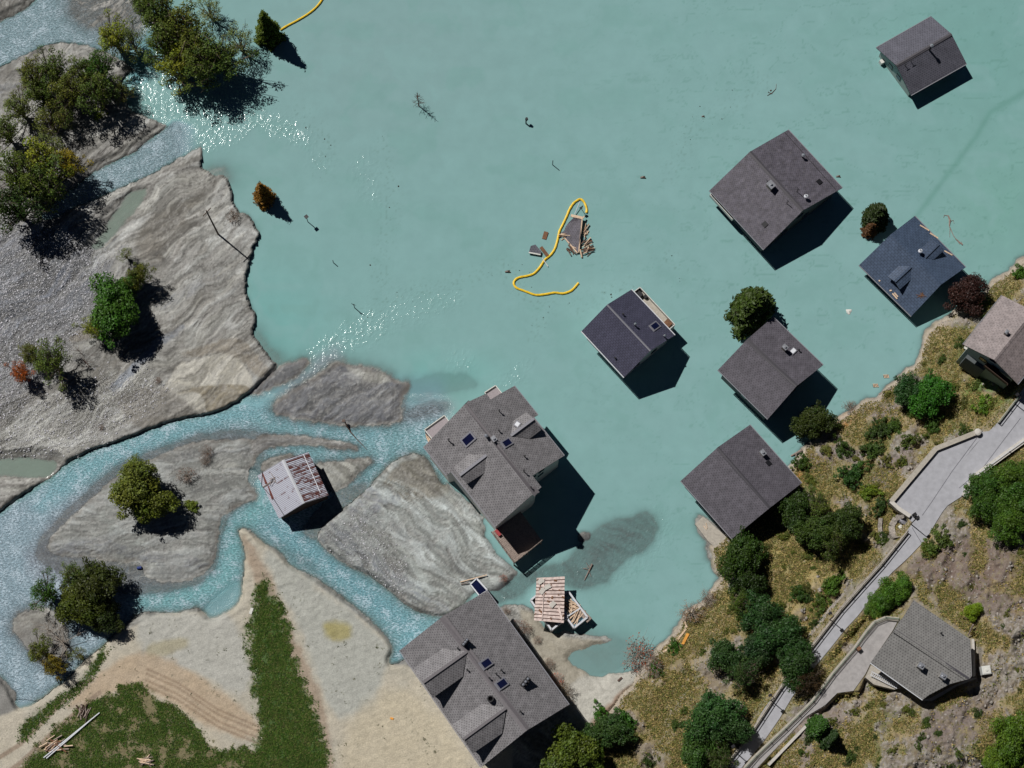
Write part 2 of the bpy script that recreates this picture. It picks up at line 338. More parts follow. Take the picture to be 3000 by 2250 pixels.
H=np.where(en>0,np.minimum(H,-np.minimum(en*bsl,.55)),np.minimum(H,np.maximum(.10+(-en)*.05,0)+.2*land_n*0+bank*ss(-en,0,6)))
H=np.where((en<=0)&(Y<1290)&(X<830)&(lb>0),np.maximum(H,bank*ss(-en,0,7)),H)
for pl,dp,sl_ in ((R1,.4,.02),(R2,.3,.02),(ARM,.08,.008),(POOL,.10,.01),(GUT,.6,.03)):
    d=sdf(pl,wob=6,wl=24,seed=9); H=np.where(d>0,np.minimum(H,-np.minimum(d*sl_,dp)),np.minimum(H,np.maximum(.08-d*.02,H*ss(-d,0,30))))
for pl,h,si,so in ISL:
    d=sdf(pl,wob=9,wl=26,seed=13); H=np.maximum(H,np.where(d>0,np.minimum(.03+d*si,h),.03+d*so))
for pl,h,so in SHAL:
    d=sdf(pl,wob=10,wl=45,seed=17); H=np.maximum(H,np.where(d>0,h+np.clip(d-20,0,60)*.0005,h+d*so))
mud=ss(H,-.3,.02)*(1-ss(sdf(HILL,pad=60,it=1),-40,0))

# flow-aligned mud relief
def flow(ang,Ls,Lt,seed,wa=60,wl=220):
    a=math.radians(ang); wx=X+wa*fbm(X/wl,Y/wl,3,seed+50); wy=Y+wa*fbm(X/wl,Y/wl,3,seed+60)
    s=(wx*math.cos(a)+wy*math.sin(a))/Ls; t=(-wx*math.sin(a)+wy*math.cos(a))/Lt
    return s,t
sA,tA=flow(-38,300,36,1); sB,tB=flow(36,260,34,2); sC,tC=flow(-12,260,30,3)
wB=ss(X,850,1000)*ss(Y,1280,1340); wC=ss(Y,1240,1300)*(1-wB)*(1-ss(Y,1720,1780)); wA=1-np.maximum(wB,wC)
def blend(f): return wA*f(sA,tA)+wB*f(sB,tB)+wC*f(sC,tC)
n1=blend(lambda s,t: fbm(s,t,5,7)); n2=blend(lambda s,t: fbm(s*2,t*2.2,5,31,.6)); n3=blend(lambda s,t:fbm(s*3,t*6,4,77,.6))
groove=np.exp(-(n2/.035)**2); groove2=np.exp(-((n1-.12)/.025)**2)
terr=blend(lambda s,t: (lambda q: q-np.floor(q))(fbm(s*.8,t*.9,3,90)*4.5))
apron=1-ss(Y,1790,1900)*ss(1500-X,0,60)      # smooth sand plain further down
rel=(.12*n1+.09*n2+.07*n3+.05*ss(terr,.0,.8)-.09*groove-.05*groove2+.03*fbm(X/22,Y/14,3,8))*apron+.05*fbm(X/60,Y/60,4,12)*(1-apron)
fine=fbm(X/9,Y/9,3,40)
inriv=ss(en,0,10)
H=H+mud*(rel*(1-inriv*.55)*ss(H,-.25,.15)*.6+.018*fine)
# gentle ripples of drained mud
rip=np.sin((X*.35+Y*.9)/3.1+3*fbm(X/40,Y/40,2,66))*.012*ss(Y,1650,1720)*ss(X,330,420); H=H+mud*rip*ss(H,0,.1)

# hill
CT=np.array([(2000,2250,3.5),(1750,2200,1.0),(1850,2100,2.0),(1950,2000,1.6),(2100,1900,3.5),(2150,2150,6.2),(2300,1700,3.6),(2420,1780,4.6),(2350,1450,2.2),(2600,1300,3.6),(2560,1560,5.0),(2640,1420,5.6),(2800,1150,5.6),(2850,950,4.2),(2950,850,3.6),(3100,700,3.5),(2905,1130,7.4),(2990,1080,8),(3050,950,7.5),(2700,1700,11),(2700,1900,13),(2850,2020,14.5),(2550,2120,12.5),(2400,2180,11.5),(2900,1600,13.5),(2830,1500,10.5),(3000,1350,11.5),(3000,1750,17),(3000,2200,20),(2700,2250,16.5),(3600,1500,24),(3600,2500,32),(2500,2700,17),(1900,2600,4),(3600,300,6),(2200,2400,10)],float)
num=0;den=0
for cx_,cy_,cz_ in CT:
    w_=1/(((X-cx_)**2+(Y-cy_)**2)/1e4+.15)**1.8; num=num+w_*cz_; den=den+w_
ctl=num/den
hd=sdf(HILL,wob=14,wl=50,seed=23,pad=120,it=1)
def ridged(x,y,o,seed): return 1-np.abs(fbm(x,y,o,seed))*2.2
rock=ridged(X/90+.3*Y/90,Y/120,5,61)
rockm=ss(fbm(X/130,Y/130,4,71)+.25*ss(X-.0*Y,2350,2900)*ss(Y,1200,1700),-.02,.30)
inside=fbm(X/300,Y/300,2,3)
hz=np.minimum(ctl+.0*inside, .30*ss(hd,0,6)+np.maximum(hd,0)*.020+.0)
rough=ss(hd,4,50)*(.55*fbm(X/70,Y/70,4,62)+rockm*1.1*(rock-.35)+.34*fbm(X/18,Y/14,4,63,.6)+.14*fbm(X/6,Y/6,2,64))
# road, yard and drive benches
ROAD_L=[(2120,2247),(2200,2142),(2236,2080),(2283,2015),(2370,1900),(2460,1784),(2525,1711),(2580,1650),(2656,1556),(2700,1497),(2760,1425),(2820,1350),(2870,1290),(2920,1241),(2985,1158),(3010,1120),(3060,1060)]
ROAD_R=[(2172,2250),(2236,2174),(2283,2106),(2325,2035),(2402,1936),(2440,1890),(2475,1845),(2518,1799),(2562,1735),(2610,1680),(2660,1635),(2714,1578),(2745,1525),(2771,1484),(2821,1452),(2835,1425),(2858,1393),(2900,1362),(2950,1324),(3000,1288),(3080,1230)]
def road_z(x,y=0): return 7.6+(x-2200)/800*.9
YARD=[(2655,1512),(2630,1492),(2610,1470),(2680,1385),(2740,1316),(2800,1292),(2862,1268),(2900,1262),(2860,1300),(2760,1425),(2690,1510),(2672,1530)]
DRIVE=[(2110,2330),(2190,2240),(2235,2195),(2381,2055),(2440,1975),(2504,1900),(2562,1824),(2594,1811),(2632,1815),(2616,1846),(2551,1942),(2535,1975),(2515,2022),(2453,2030),(2417,2066),(2363,2098),(2300,2165),(2251,2215),(2200,2270),(2150,2340)]
def drive_z(x,y=0): return 8.6+4.2*np.clip((np.asarray(x,float)-2200)/330,0,1)
HOUSEPAD=[(2550,1945),(2620,1810),(2680,1750),(2855,1870),(2860,1990),(2790,2020),(2705,2060)]
rp=ROAD_L+ROAD_R[::-1]
rd=sdf(rp,pad=90,it=0); yd=sdf(YARD,pad=60,it=0); dd=sdf(DRIVE,pad=60,it=0); hp=sdf(HOUSEPAD,pad=60,it=0)
flat=np.maximum.reduce([ss(rd,-26,-6),ss(yd,-10,-2),ss(dd,-10,-2),ss(hp,-24,-4)])
hz=hz+rough*(1-flat)
hz=np.where(dd>-10,hz*(1-ss(dd,-10,-2))+(drive_z(X)-.12)*ss(dd,-10,-2),hz)
hz=hz*(1-ss(hp,-24,-4))+12.6*ss(hp,-24,-4)
kr=ss(rd,-26,-6); hz=hz*(1-kr)+(road_z(X)-.12)*kr
ky=ss(yd,-8,-2); hz=hz*(1-ky)+(road_z(X)-.12)*ky
H=np.where(hd>0,np.maximum(H*0+0,hz)*1.0,H); H=np.where((hd<=0)&(hd>-70),np.maximum(H,hd*.03+.02),H)
H=np.maximum(H,-4)
# rocky knob under the hill house terrace, house yards
def Zat(x,y):
    j=min(max((x-gx[0])/ST,0),NX-2); i=min(max((y-gy[0])/ST,0),NY-2); j0=int(j);i0=int(i); fj=j-j0;fi=i-i0
    return float((H[i0,j0]*(1-fj)+H[i0,j0+1]*fj)*(1-fi)+(H[i0+1,j0]*(1-fj)+H[i0+1,j0+1]*fj)*fi)

# ------------------------------------------------------------------ ground colours (what each soil is, plus one painted sparkle streak)
C3=np.zeros(X.shape+(3,)); RG=np.full(X.shape,.8)
def paint(mask,c,a=1.0):
    m=np.clip(mask*a,0,1)[...,None]; C3[:]=C3*(1-m)+np.array(srgb(c))*m
paint(np.ones(X.shape),(134,128,120))
paint(ss(n1,-.25,.35)*apron,(172,166,155),.85)
paint(ss(-n1,.05,.4)*apron,(112,106,98),.85)
brk=ss(fbm(X/70,Y/70,4,150),-.25,.25); paint(ss(n2+.35*n3,-.05,.4)*apron*brk,(186,183,176),.6); paint(ss(n3,.05,.4)*apron*(1-brk),(108,104,98),.55)
paint(groove*apron,(76,70,64),.7); paint(groove2*apron,(92,86,80),.4)
g_=sdf([(-300,640),(60,640),(200,700),(330,760),(300,900),(230,1000),(100,1150),(-50,1250),(-300,1300)],wob=40,wl=90)
paint(ss(g_,-40,40),(124,121,122),.75); paint(ss(g_,-40,40)*ss(fine,.0,.5),(160,160,165),.5); paint(ss(g_,-40,40)*ss(n2,.0,.3),(150,148,146),.5)
g2=sdf([(300,1080),(420,1080),(500,1140),(420,1240),(200,1330),(60,1330),(-60,1400),(-200,1300),(0,1180),(150,1150)],wob=40,wl=80)
paint(ss(g2,-30,30)*ss(n3,-.2,.3),(176,172,163),.6)
pt=sdf([(455,1155),(500,1110),(515,1070),(560,1055),(620,1040),(680,1030),(700,1050),(720,1080),(740,1105),(735,1120),(755,1135),(720,1150),(700,1180),(640,1205),(597,1213),(560,1195),(510,1172)],wob=5,wl=20)
paint(ss(pt,-3,3),(182,173,158)); pb=sdf([(500,1160),(560,1135),(620,1128),(700,1126),(735,1135),(715,1165),(680,1185),(640,1200),(600,1210),(605,1180),(580,1145),(540,1150)],wob=4,wl=20)
paint(ss(pb,-3,3),(134,122,102)); pb2=sdf([(520,1035),(600,1015),(690,980),(730,1010),(770,1060),(790,1090),(760,1110),(735,1085),(700,1050),(640,1030),(560,1050)],wob=6,wl=20)
paint(ss(pb2,-6,6),(134,122,106),.85)
# pale gullied mud in the middle of the fan
pm=sdf([(530,600),(620,540),(680,600),(740,680),(720,790),(700,860),(730,930),(600,960),(520,1000),(480,900),(520,780),(470,700)],wob=30,wl=60)
paint(ss(pm,-30,30)*ss(n2+.5*n3,-.3,.3)*(.4+.6*brk),(182,179,172),.65)
br=sdf([(400,700),(520,600),(600,560),(640,520),(600,600),(560,700),(480,760),(400,780)],wob=20,wl=60); paint(ss(br,-20,20),(128,118,106),.55)
for pl,c,a in ((ISL[0][0],(96,95,98),.95),(ISL[1][0],(118,117,120),.9),(ISL[2][0],(110,106,102),.9),(ISL[3][0],(144,143,137),.8),(ISL[4][0],(146,142,130),.7)):
    d=sdf(pl,wob=5,wl=22,seed=13); paint(ss(d,-6,6),c,a); paint(ss(d,0,14)*ss(n2+.6*n3,.0,.45)*brk,(170,168,162),.55); paint(ss(d,0,8)*ss(-n3,.05,.4)*(1-.5*brk),(96,95,95),.5)
ia=sdf([(1011,1073),(1044,1076),(1109,1089),(1141,1103),(1150,1120),(1110,1125),(1070,1118),(1020,1090)],wob=4,wl=20); paint(ss(ia,-4,6),(168,163,152),.9)
MM=sdf([(1092,1418),(1170,1342),(1250,1331),(1330,1430),(1420,1540),(1520,1680),(1440,1735),(1300,1805),(1160,1744),(960,1613),(925,1565)],wob=20,wl=60)
paint(ss(MM,-8,8),(162,163,156),.8); paint(ss(MM,-8,8)*ss(n1+.4*n3,-.25,.35)*(.3+.7*brk),(184,186,180),.7); paint(ss(MM,-8,8)*ss(-n2+.4*n3,.02,.45)*(1-.6*brk),(116,114,110),.7)
MT=sdf([(1110,1420),(1180,1345),(1250,1335),(1300,1400),(1320,1440),(1260,1470),(1180,1460),(1130,1440)],wob=12,wl=40); paint(ss(MT,-8,10),(122,113,98),.85)
MG=sdf([(925,1565),(1020,1500),(1090,1480),(1150,1580),(1220,1700),(1160,1744),(1040,1665)],wob=16,wl=50); paint(ss(MG,-16,16),(126,125,120),.6)

def stroke(pts,wd,c,a=1.0,soft=None,thr=None):
    d=path_w(pts); soft=soft or wd*.6; m=1-ss(d,wd-soft*.5,wd+soft*.6)
    if thr is not None: m=m*ss(thr,-.25,.2)
    paint(m*mud_,c,a); return m*mud_
_wx=X+16*fbm(X/46,Y/46,4,171); _wy=Y+16*fbm(X/46,Y/46,4,172)
def path_w(pts):
    d2=np.full(X.shape,1e12)
    for (ax,ay),(bx,by) in zip(pts[:-1],pts[1:]):
        ex,ey=bx-ax,by-ay; L=ex*ex+ey*ey; t=np.clip(((_wx-ax)*ex+(_wy-ay)*ey)/L,0,1); d2=np.minimum(d2,(_wx-ax-t*ex)**2+(_wy-ay-t*ey)**2)
    return np.sqrt(d2)
mud_=apron*ss(lb,-6,4)
def area(pl,c,a=1.0,wob=18,wl=40,soft=8,thr=None):
    m=ss(sdf(pl,wob=wob,wl=wl,seed=41,pad=60),-soft,soft)*mud_
    if thr is not None: m=m*ss(thr,-.3,.25)
    paint(m,c,a)
area([(0,640),(120,640),(330,660),(400,700),(330,820),(240,900),(100,980),(-40,1020)],(104,106,114),.55,soft=30,thr=n3+n2)
for p_,w_,c_,a_,t_ in (
 ([(-40,960),(120,860),(260,760),(340,700)],26,(98,100,108),.6,n3),([(-40,830),(80,760),(200,690)],14,(160,160,164),.5,n3),
 ([(160,700),(215,640),(275,592)],8,(186,182,176),.8,None),([(250,790),(330,725),(400,650),(450,610)],13,(184,180,172),.75,n3),
 ([(300,1090),(400,1020),(520,930),(600,880)],34,(120,112,102),.75,n3),([(330,1140),(400,1070),(460,1010),(530,960)],11,(122,126,134),.8,None),
 ([(560,1000),(640,940),(700,880)],20,(176,172,164),.7,n3),([(600,960),(660,905),(720,850)],5,(96,90,82),.7,n3),([(500,840),(600,770),(700,720)],6,(98,92,86),.6,n3),
 ([(490,740),(560,690),(640,650)],16,(178,173,164),.75,n3),([(440,760),(520,700),(600,640)],6,(100,94,86),.7,None),([(560,640),(580,600),(640,560)],14,(176,171,162),.7,n3),
 ([(630,715),(680,680),(735,690)],26,(186,182,174),.8,n2),([(520,760),(580,810),(660,790)],10,(188,184,178),.5,n3),([(470,900),(560,850),(640,810)],16,(134,132,132),.7,n3),
 ([(0,262),(110,228),(230,190)],9,(150,150,156),.7,n3),([(60,300),(40,420),(0,470)],18,(150,146,142),.5,n3),([(270,470),(330,425),(400,395),(460,370)],3,(70,64,58),.9,None),([(220,400),(300,372),(420,350)],16,(176,170,160),.7,n3),  # first streak paints the sparkle on the top bar as pale colour
 ([(60,1260),(160,1290),(300,1290)],24,(182,177,168),.6,n2),([(0,1180),(120,1160),(240,1130)],26,(112,104,96),.6,n3),([(150,1215),(260,1180),(380,1120)],10,(172,168,162),.6,n3),
 ([(1130,1430),(1230,1480),(1350,1540),(1440,1620)],34,(184,186,180),.75,n3),([(960,1560),(1080,1640),(1200,1730),(1290,1795)],26,(112,113,116),.75,n3),([(1150,1540),(1280,1610),(1380,1700)],16,(116,116,114),.7,n3),
 ([(1190,1590),(1300,1690),(1330,1740)],14,(178,178,172),.6,n3),([(1200,1500),(1300,1530),(1400,1540)],4,(104,104,100),.7,n3),([(1300,1440),(1380,1520),(1420,1560)],14,(176,174,164),.6,n3),([(1400,1700),(1460,1690),(1510,1680)],12,(172,170,160),.6,n3),
 ([(1030,1500),(1090,1440),(1110,1480)],14,(122,122,126),.7,n3),([(1000,1590),(1080,1500),(1160,1460)],12,(118,118,122),.6,n3),
 ([(220,1500),(300,1500),(330,1550),(420,1590)],12,(162,163,156),.7,n3),([(160,1610),(320,1600),(480,1640),(600,1650)],16,(108,108,112),.7,n3),([(480,1340),(600,1330),(730,1320)],14,(118,117,118),.6,n3),
 ([(600,1380),(680,1370),(735,1400)],14,(168,164,154),.65,n3),([(560,1440),(640,1430),(720,1440)],5,(100,99,98),.7,n3),([(540,1520),(600,1500),(650,1480)],12,(160,157,148),.6,n3),([(420,1660),(520,1650),(610,1600)],9,(160,158,150),.6,n3),
 ([(840,1150),(930,1110),(1000,1075)],4,(76,76,80),.8,None),([(900,1180),(1020,1150),(1130,1190)],14,(112,111,112),.6,n3),([(1030,1100),(1060,1110)],10,(150,147,142),.6,None),([(1090,1170),(1150,1160)],10,(142,138,130),.6,n3)):
    stroke(p_,w_,c_,a_,thr=t_)
area([(330,1180),(380,1140),(450,1128),(510,1150),(560,1190),(600,1212),(520,1228),(450,1245),(400,1258),(370,1220)],(118,110,100),.85,wob=12)
area([(195,1000),(230,962),(262,972),(272,985),(220,1006)],(130,119,106),.9,wob=6,soft=4)
area([(385,720),(430,640),(520,600),(590,560),(610,570),(560,605),(500,645),(470,700),(410,745)],(120,112,101),.8,wob=12)
# sediment lobes: long sheets laid over one another with crisp leading edges
l1=blend(lambda s,t: fbm(s*1.1,t*.75,5,301,.52)); l2=blend(lambda s,t: fbm(s*2.0+5,t*1.5,5,311,.55)); l3=blend(lambda s,t: fbm(s*3.6,t*3.4,4,321,.6))
def lobe(q,a,b): return ss(q,-.015,.015)*(1-.55*ss(q,0,.35))*b+ss(-q,0,.3)*a
tone=.78+.46*ss(l1,-.012,.02)*(1-.35*ss(l1,.02,.4))+.36*(ss(l2,-.015,.02)*(1-.5*ss(l2,.02,.35))-.35)+.42*l3-.24*np.exp(-(l1/.018)**2)-.16*np.exp(-(l2/.02)**2)
tone=1+(tone-1)*mud_
C3*=np.clip(tone,.45,1.6)[...,None]*np.array([.83,.87,.91])
mwarm=((1-ss(l1,-.05,.08))*mud_)[...,None]; C3*=1+mwarm*np.array([.01,0,-.03])
H=H+mud*mud_*ss(H,.03,.15)*(.055*ss(l1,-.02,.02)+.03*ss(l2,-.02,.02)+.015*l3)
# rivulets: a fine wandering network, slightly cut in and wetter than the silt around it
riv=np.zeros(X.shape)
for sc_,wd_,sd_n in ((1.0,.030,201),(2.1,.045,211),(4.2,.06,221)):
    q_=blend(lambda s,t: fbm(s*sc_*1.6,t*sc_*1.1,4,sd_n,.55)); riv=np.maximum(riv,np.exp(-(q_/wd_)**2)*(1.0 if sc_<2 else .8)*ss(fbm(X/90,Y/90,3,sd_n),-.3,.2))
riv*=mud_
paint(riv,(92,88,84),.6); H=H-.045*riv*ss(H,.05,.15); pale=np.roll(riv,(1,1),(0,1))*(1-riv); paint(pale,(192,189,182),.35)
# sand plain
SP=sdf([(690,1550),(725,1550),(880,1680),(1112,1850),(1150,1905),(1140,1950),(1200,1950),(1500,2100),(1500,2400),(-200,2400),(-200,2150),(100,2070),(400,1800),(690,1790)],it=1)
C3*=np.array([.95,.985,1.03]); paint(ss(SP,-6,6),(178,171,156)); paint(ss(SP,-6,6)*ss(fbm(X/120,Y/120,4,81),-.1,.35),(166,162,150),.8)
white=sdf([(760,1580),(880,1680),(1112,1850),(1150,1905),(1140,1950),(1100,2060),(980,2120),(940,2000),(900,1900),(850,1780),(790,1700)],wob=20,wl=60); paint(ss(white,-15,15),(162,164,158),.95)
wh2=sdf([(400,1800),(580,1790),(690,1800),(720,1900),(740,2000),(700,2050),(600,1980),(480,1940),(400,1900)],wob=20,wl=60); paint(ss(wh2,-15,15),(168,168,162),.95)
pk=sdf([(700,1556),(745,1600),(800,1700),(850,1830),(910,1960),(960,2100),(990,2300),(930,2300),(870,2050),(800,1850),(740,1700)],wob=14,wl=40); paint(ss(pk,-10,10),(150,133,116),.85)
yl=sdf([(945,1825),(990,1820),(1035,1840),(1020,1870),(980,1880),(955,1860)],wob=8,wl=25); paint(ss(yl,-14,10),(150,140,78),.8)
ol=sdf([(430,1890),(500,1870),(560,1870),(540,1900),(470,1925),(430,1925)],wob=8,wl=25); paint(ss(ol,-12,10),(150,142,112),.7)
tan=sdf([(1080,2050),(1200,2000),(1400,2250),(1500,2400),(1000,2400),(980,2200)],wob=30,wl=90); paint(ss(tan,-30,30),(184,174,152),.8)
tk=sdf([(300,1960),(420,1900),(560,1960),(760,2110),(770,2170),(640,2150),(470,2040),(400,2010),(240,2060),(180,2080)],wob=12,wl=40); paint(ss(tk,-12,12),(172,152,128),.8)
spk=ss(fbm(X/7,Y/7,2,44),.38,.55)*ss(fbm(X/60,Y/60,3,45),.0,.25)*ss(SP,0,20)
paint(spk,(96,98,80),.75)
BE=sdf([(1500,1770),(1560,1790),(1640,1870),(1790,1870),(1800,1970),(1880,1955),(1760,2110),(1700,2150),(1660,2080)],wob=10,wl=40); paint(ss(BE,-6,8),(156,150,136),.9)
bl=sdf([(1700,2100),(1640,2050),(1680,1990),(1760,1970),(1870,1960),(1860,2000),(1780,2070),(1725,2130)],wob=10,wl=40); paint(ss(bl,-8,8),(176,174,166),.95)
bp_=sdf([(1720,2130),(1760,2075),(1870,1985),(1890,2010),(1800,2110),(1730,2180)],wob=10,wl=40); paint(ss(bp_,-8,8),(152,128,110),.9)
# green areas
def green(pl,wb=22,soft=10):
    return ss(sdf(pl,wob=wb,wl=36,it=1,seed=29)+16*fine,-soft,soft)
G1=green([(775,1690),(785,1720),(830,1800),(850,1900),(880,2000),(930,2120),(965,2250),(990,2400),(700,2400),(700,2260),(770,2170),(755,2080),(740,1960),(728,1860),(745,1760)],30,18)
G2=green([(60,2120),(150,2060),(250,1990),(300,1890),(315,1905),(270,1980),(200,2050),(120,2110),(60,2180)],8)
G3=green([(250,2060),(400,2000),(470,2040),(560,2110),(600,2170),(640,2200),(760,2190),(900,2400),(-100,2400),(60,2250),(180,2110)],26)
G4=green([(1790,2060),(1850,2040),(1880,2050),(1830,2110),(1770,2120)],10)*0
grn=np.maximum.reduce([G1,G2,G3*.92])
gv=fbm(X/50,Y/50,4,91); hsn=fbm(X/9,Y/9,3,92)
G1=G1*1.0; paint(G1,(66,92,36)); paint(G2,(56,76,38)); paint(G3,(76,90,44),.9); paint(G3*ss(gv+.3*hsn,-.15,.2),(122,110,80),.8); paint(G1*ss(gv,.05,.35),(84,92,50),.6); paint(G1*ss(hsn+.8*gv,.35,.6),(140,126,98),.6); paint(grn*ss(hsn,.15,.5),(40,56,26),.6)
track=np.minimum(np.abs(path_d([(-50,2250),(60,2180),(130,2110),(200,2040),(270,1990)])),np.abs(path_d([(-20,2290),(60,2235),(150,2150),(230,2080),(290,2030)])))
paint(ss(-track,-9,-4),(140,124,108),.9)
trk2=np.minimum.reduce([path_d([(430,1960+o),(520,2000+o),(640,2080+o),(760,2130+o)]) for o in (0,14,34,50)]); paint(ss(-trk2,-5,-2),(128,108,88),.6); H=H-.05*ss(-trk2,-6,-2)
# hill soils
hm=ss(hd,-2,8)
hv=fbm(X/110,Y/110,5,101); hw=fbm(X/26,Y/26,4,103); hs=fbm(X/8,Y/8,3,105)
paint(hm,(146,134,100)); paint(hm*ss(hv+.4*hw,-.05,.3),(112,114,74),.8); paint(hm*ss(-hv+.5*hw,.05,.35),(158,142,108),.8)
paint(hm*ss(hw+.3*hs,.15,.45),(94,104,54),.7); paint(hm*ss(-hw+.3*hs,.25,.5),(92,74,62),.7)
rk=hm*ss(rockm+.5*hw+.3*hs,.55,1.05); paint(rk,(120,112,108),.85); paint(rk*ss(hs,.05,.35),(172,165,162),.7); paint(rk*ss(-hs,.15,.45),(72,60,56),.75); paint(rk*ss(rock,.55,.85)*ss(hw,-.2,.3),(164,160,150),.6)
for pl,c,a in (([(2500,1660),(2620,1640),(2900,1560),(3050,1650),(3050,1800),(2900,1800),(2750,1760),(2680,1700)],(104,84,76),.6),
   ([(2330,1720),(2450,1560),(2560,1480),(2600,1560),(2480,1700),(2400,1790),(2300,1840)],(168,150,98),.6),
   ([(2250,1640),(2300,1560),(2420,1640),(2420,1700),(2300,1700)],(168,152,100),.6),
   ([(2850,1090),(2930,1110),(2990,1150),(2900,1230),(2800,1180)],(96,128,52),.75),
   ([(1850,2080),(1960,1960),(2060,1860),(2120,1800),(2180,1880),(2080,2060),(1980,2250),(1850,2300)],(126,112,90),.6),
   ([(1980,2000),(2080,1880),(2120,1850),(2100,1930),(2000,2060),(1940,2260),(1900,2260)],(152,148,140),.5),
   ([(2430,1240),(2500,1190),(2520,1215),(2460,1260)],(190,124,62),.8),([(2310,1370),(2350,1360),(2370,1400),(2330,1420)],(186,128,74),.7),
   ([(2520,1450),(2600,1340),(2680,1290),(2650,1370),(2560,1470)],(128,116,114),.9),([(2330,1350),(2440,1300),(2470,1340),(2380,1420)],(120,108,108),.8),([(2500,1180),(2620,1120),(2660,1200),(2560,1250)],(132,120,118),.8),([(2700,2080),(2850,2040),(2980,2120),(2800,2200),(2650,2180)],(112,98,94),.6),([(2300,2120),(2420,2060),(2520,2120),(2400,2250),(2260,2250)],(136,124,118),.8)):
    d=sdf(pl,wob=24,wl=50,it=1,seed=33); m=hm*ss(d,-16,16)*ss(hw+.6*hs+.25,-.15,.25); paint(m,c,a)
shore=hm*(1-ss(hd,10,34)); paint(shore,(178,168,156),.9); paint(shore*ss(hs,.0,.3),(146,132,118),.6)
paint(ss(hp,-40,-10)*ss(hs,-.3,.3),(150,142,128),.7)
verge=ss(rd,-30,-8)*(1-ss(rd,-8,0)); paint(verge,(150,142,128),.5)
# submerged and freshly wet ground is darker by nature
paint(ss(-H,.0,.08),(100,98,94),.65)
bk=ss(H,.0,.03)*(1-ss(H,.04,.14))*mud; paint(bk*ss(fbm(X/34,Y/34,3,400),-.35,.35),(96,90,84),.5)
plume=sdf(SHAL[5][0],wob=10,wl=45,seed=17); paint(ss(plume,-20,10),(70,72,74),.95)
for k in (3,4): paint(ss(sdf(SHAL[k][0],wob=10,wl=45,seed=17),-20,10),(88,84,80),.8)
PB0=np.clip(ss(g_,-40,40)+.6*ss(g2,-30,30)+.5*ss(MG,-20,20),0,1)
RG=np.where(mud>.5,.56+.2*ss(n2,-.3,.3),.9); RG=np.where((riv>.5)&(mud>.5),.4,RG); RG=np.where((PB0>.5)&(mud>.5),.27,RG); RG=np.where(grn>.3,.9,RG); RG=np.where(SP>0,.6+.2*ss(fbm(X/70,Y/70,3,9),-.2,.3),RG); RG=np.where(hd>0,.9,RG)
PB=np.clip(ss(g_,-40,40)+.6*ss(g2,-30,30)+.5*ss(MG,-20,20),0,1)*mud     # pebbly

def grid_mesh(name,Z,mask,cols,floats):
    W=PW(X,Y,Z)
    used=np.zeros(X.shape,bool); f=mask[:-1,:-1]|mask[1:,:-1]|mask[:-1,1:]|mask[1:,1:]
    used[:-1,:-1]|=f; used[1:,:-1]|=f; used[:-1,1:]|=f; used[1:,1:]|=f
    idx=-np.ones(X.shape,int); idx[used]=np.arange(used.sum())
    q=np.stack([idx[1:,:-1],idx[1:,1:],idx[:-1,1:],idx[:-1,:-1]],-1)[f]
    me=bpy.data.meshes.new(name); nv=int(used.sum()); nf=len(q)
    me.vertices.add(nv); me.vertices.foreach_set('co',W[used].astype(np.float32).ravel())
    me.loops.add(nf*4); me.loops.foreach_set('vertex_index',q.astype(np.int32).ravel())
    me.polygons.add(nf); me.polygons.foreach_set('loop_start',np.arange(0,nf*4,4,dtype=np.int32))
    me.update(calc_edges=True)
    me.polygons.foreach_set('use_smooth',np.ones(nf,bool))
    for k,c in cols.items():
        a=me.attributes.new(k,'FLOAT_COLOR','POINT'); a.data.foreach_set('color',np.concatenate([c[used],np.ones((nv,1))],1).astype(np.float32).ravel())
    for k,c in floats.items():
        a=me.attributes.new(k,'FLOAT','POINT'); a.data.foreach_set('value',c[used].astype(np.float32))
    o=bpy.data.objects.new(name,me); COL.objects.link(o); return o
def groundmat():
    t=NT('ground'); a=t.n('Attribute',attribute_name='Col').outputs['Color']; p=pos(t)
    pb=t.n('Attribute',attribute_name='peb').outputs['Fac']
    f1=noise(t,.9,6,.7,p); f2=noise(t,5.0,4,.75,p)
    k=t.math('MULTIPLY',t.n('MapRange',{0:f1,1:.3,2:.7,3:.84,4:1.16}).outputs[0],t.n('MapRange',{0:f2,1:.25,2:.75,3:.72,4:1.28}).outputs[0])
    vo=t.n('TexVoronoi',{'Vector':p,'Scale':3.6}); 
    st=t.n('MapRange',{0:t.n('SeparateXYZ',{0:vo.outputs['Color']}).outputs[0],1:0,2:1,3:.82,4:1.2}).outputs[0]
    k2=t.mix(pb,(1,1,1,1),st)
    b=t.mix(1.0,t.mix(1.0,a,k,'MULTIPLY'),k2,'MULTIPLY')
    hgt=t.math('ADD',f2,t.math('MULTIPLY',f1,1.5)); hgt=t.math('SUBTRACT',hgt,t.math('MULTIPLY',t.math('MULTIPLY',vo.outputs['Distance'],pb),1.5))
    bp=t.n('Bump',{'Height':hgt,'Strength':t.n('MapRange',{0:t.n('Attribute',attribute_name='bmp').outputs['Fac'],3:.34,4:.7}).outputs[0],'Distance':.22})
    return t.surf(t.n('BsdfPrincipled',{'Base Color':b,'Roughness':t.n('Attribute',attribute_name='rgh').outputs['Fac'],'Normal':bp.outputs[0],'Specular IOR Level':.5}).outputs[0])
M['ground']=groundmat()
ground=grid_mesh('ground',H,np.ones(X.shape,bool),{'Col':C3},{'rgh':RG,'peb':PB,'bmp':np.clip(PB*.75+(hd>0)+.5*grn+.35*ss(SP,0,10),0,1)}); ground.data.materials.append(M['ground']); tag(ground,None,None,kind='structure')

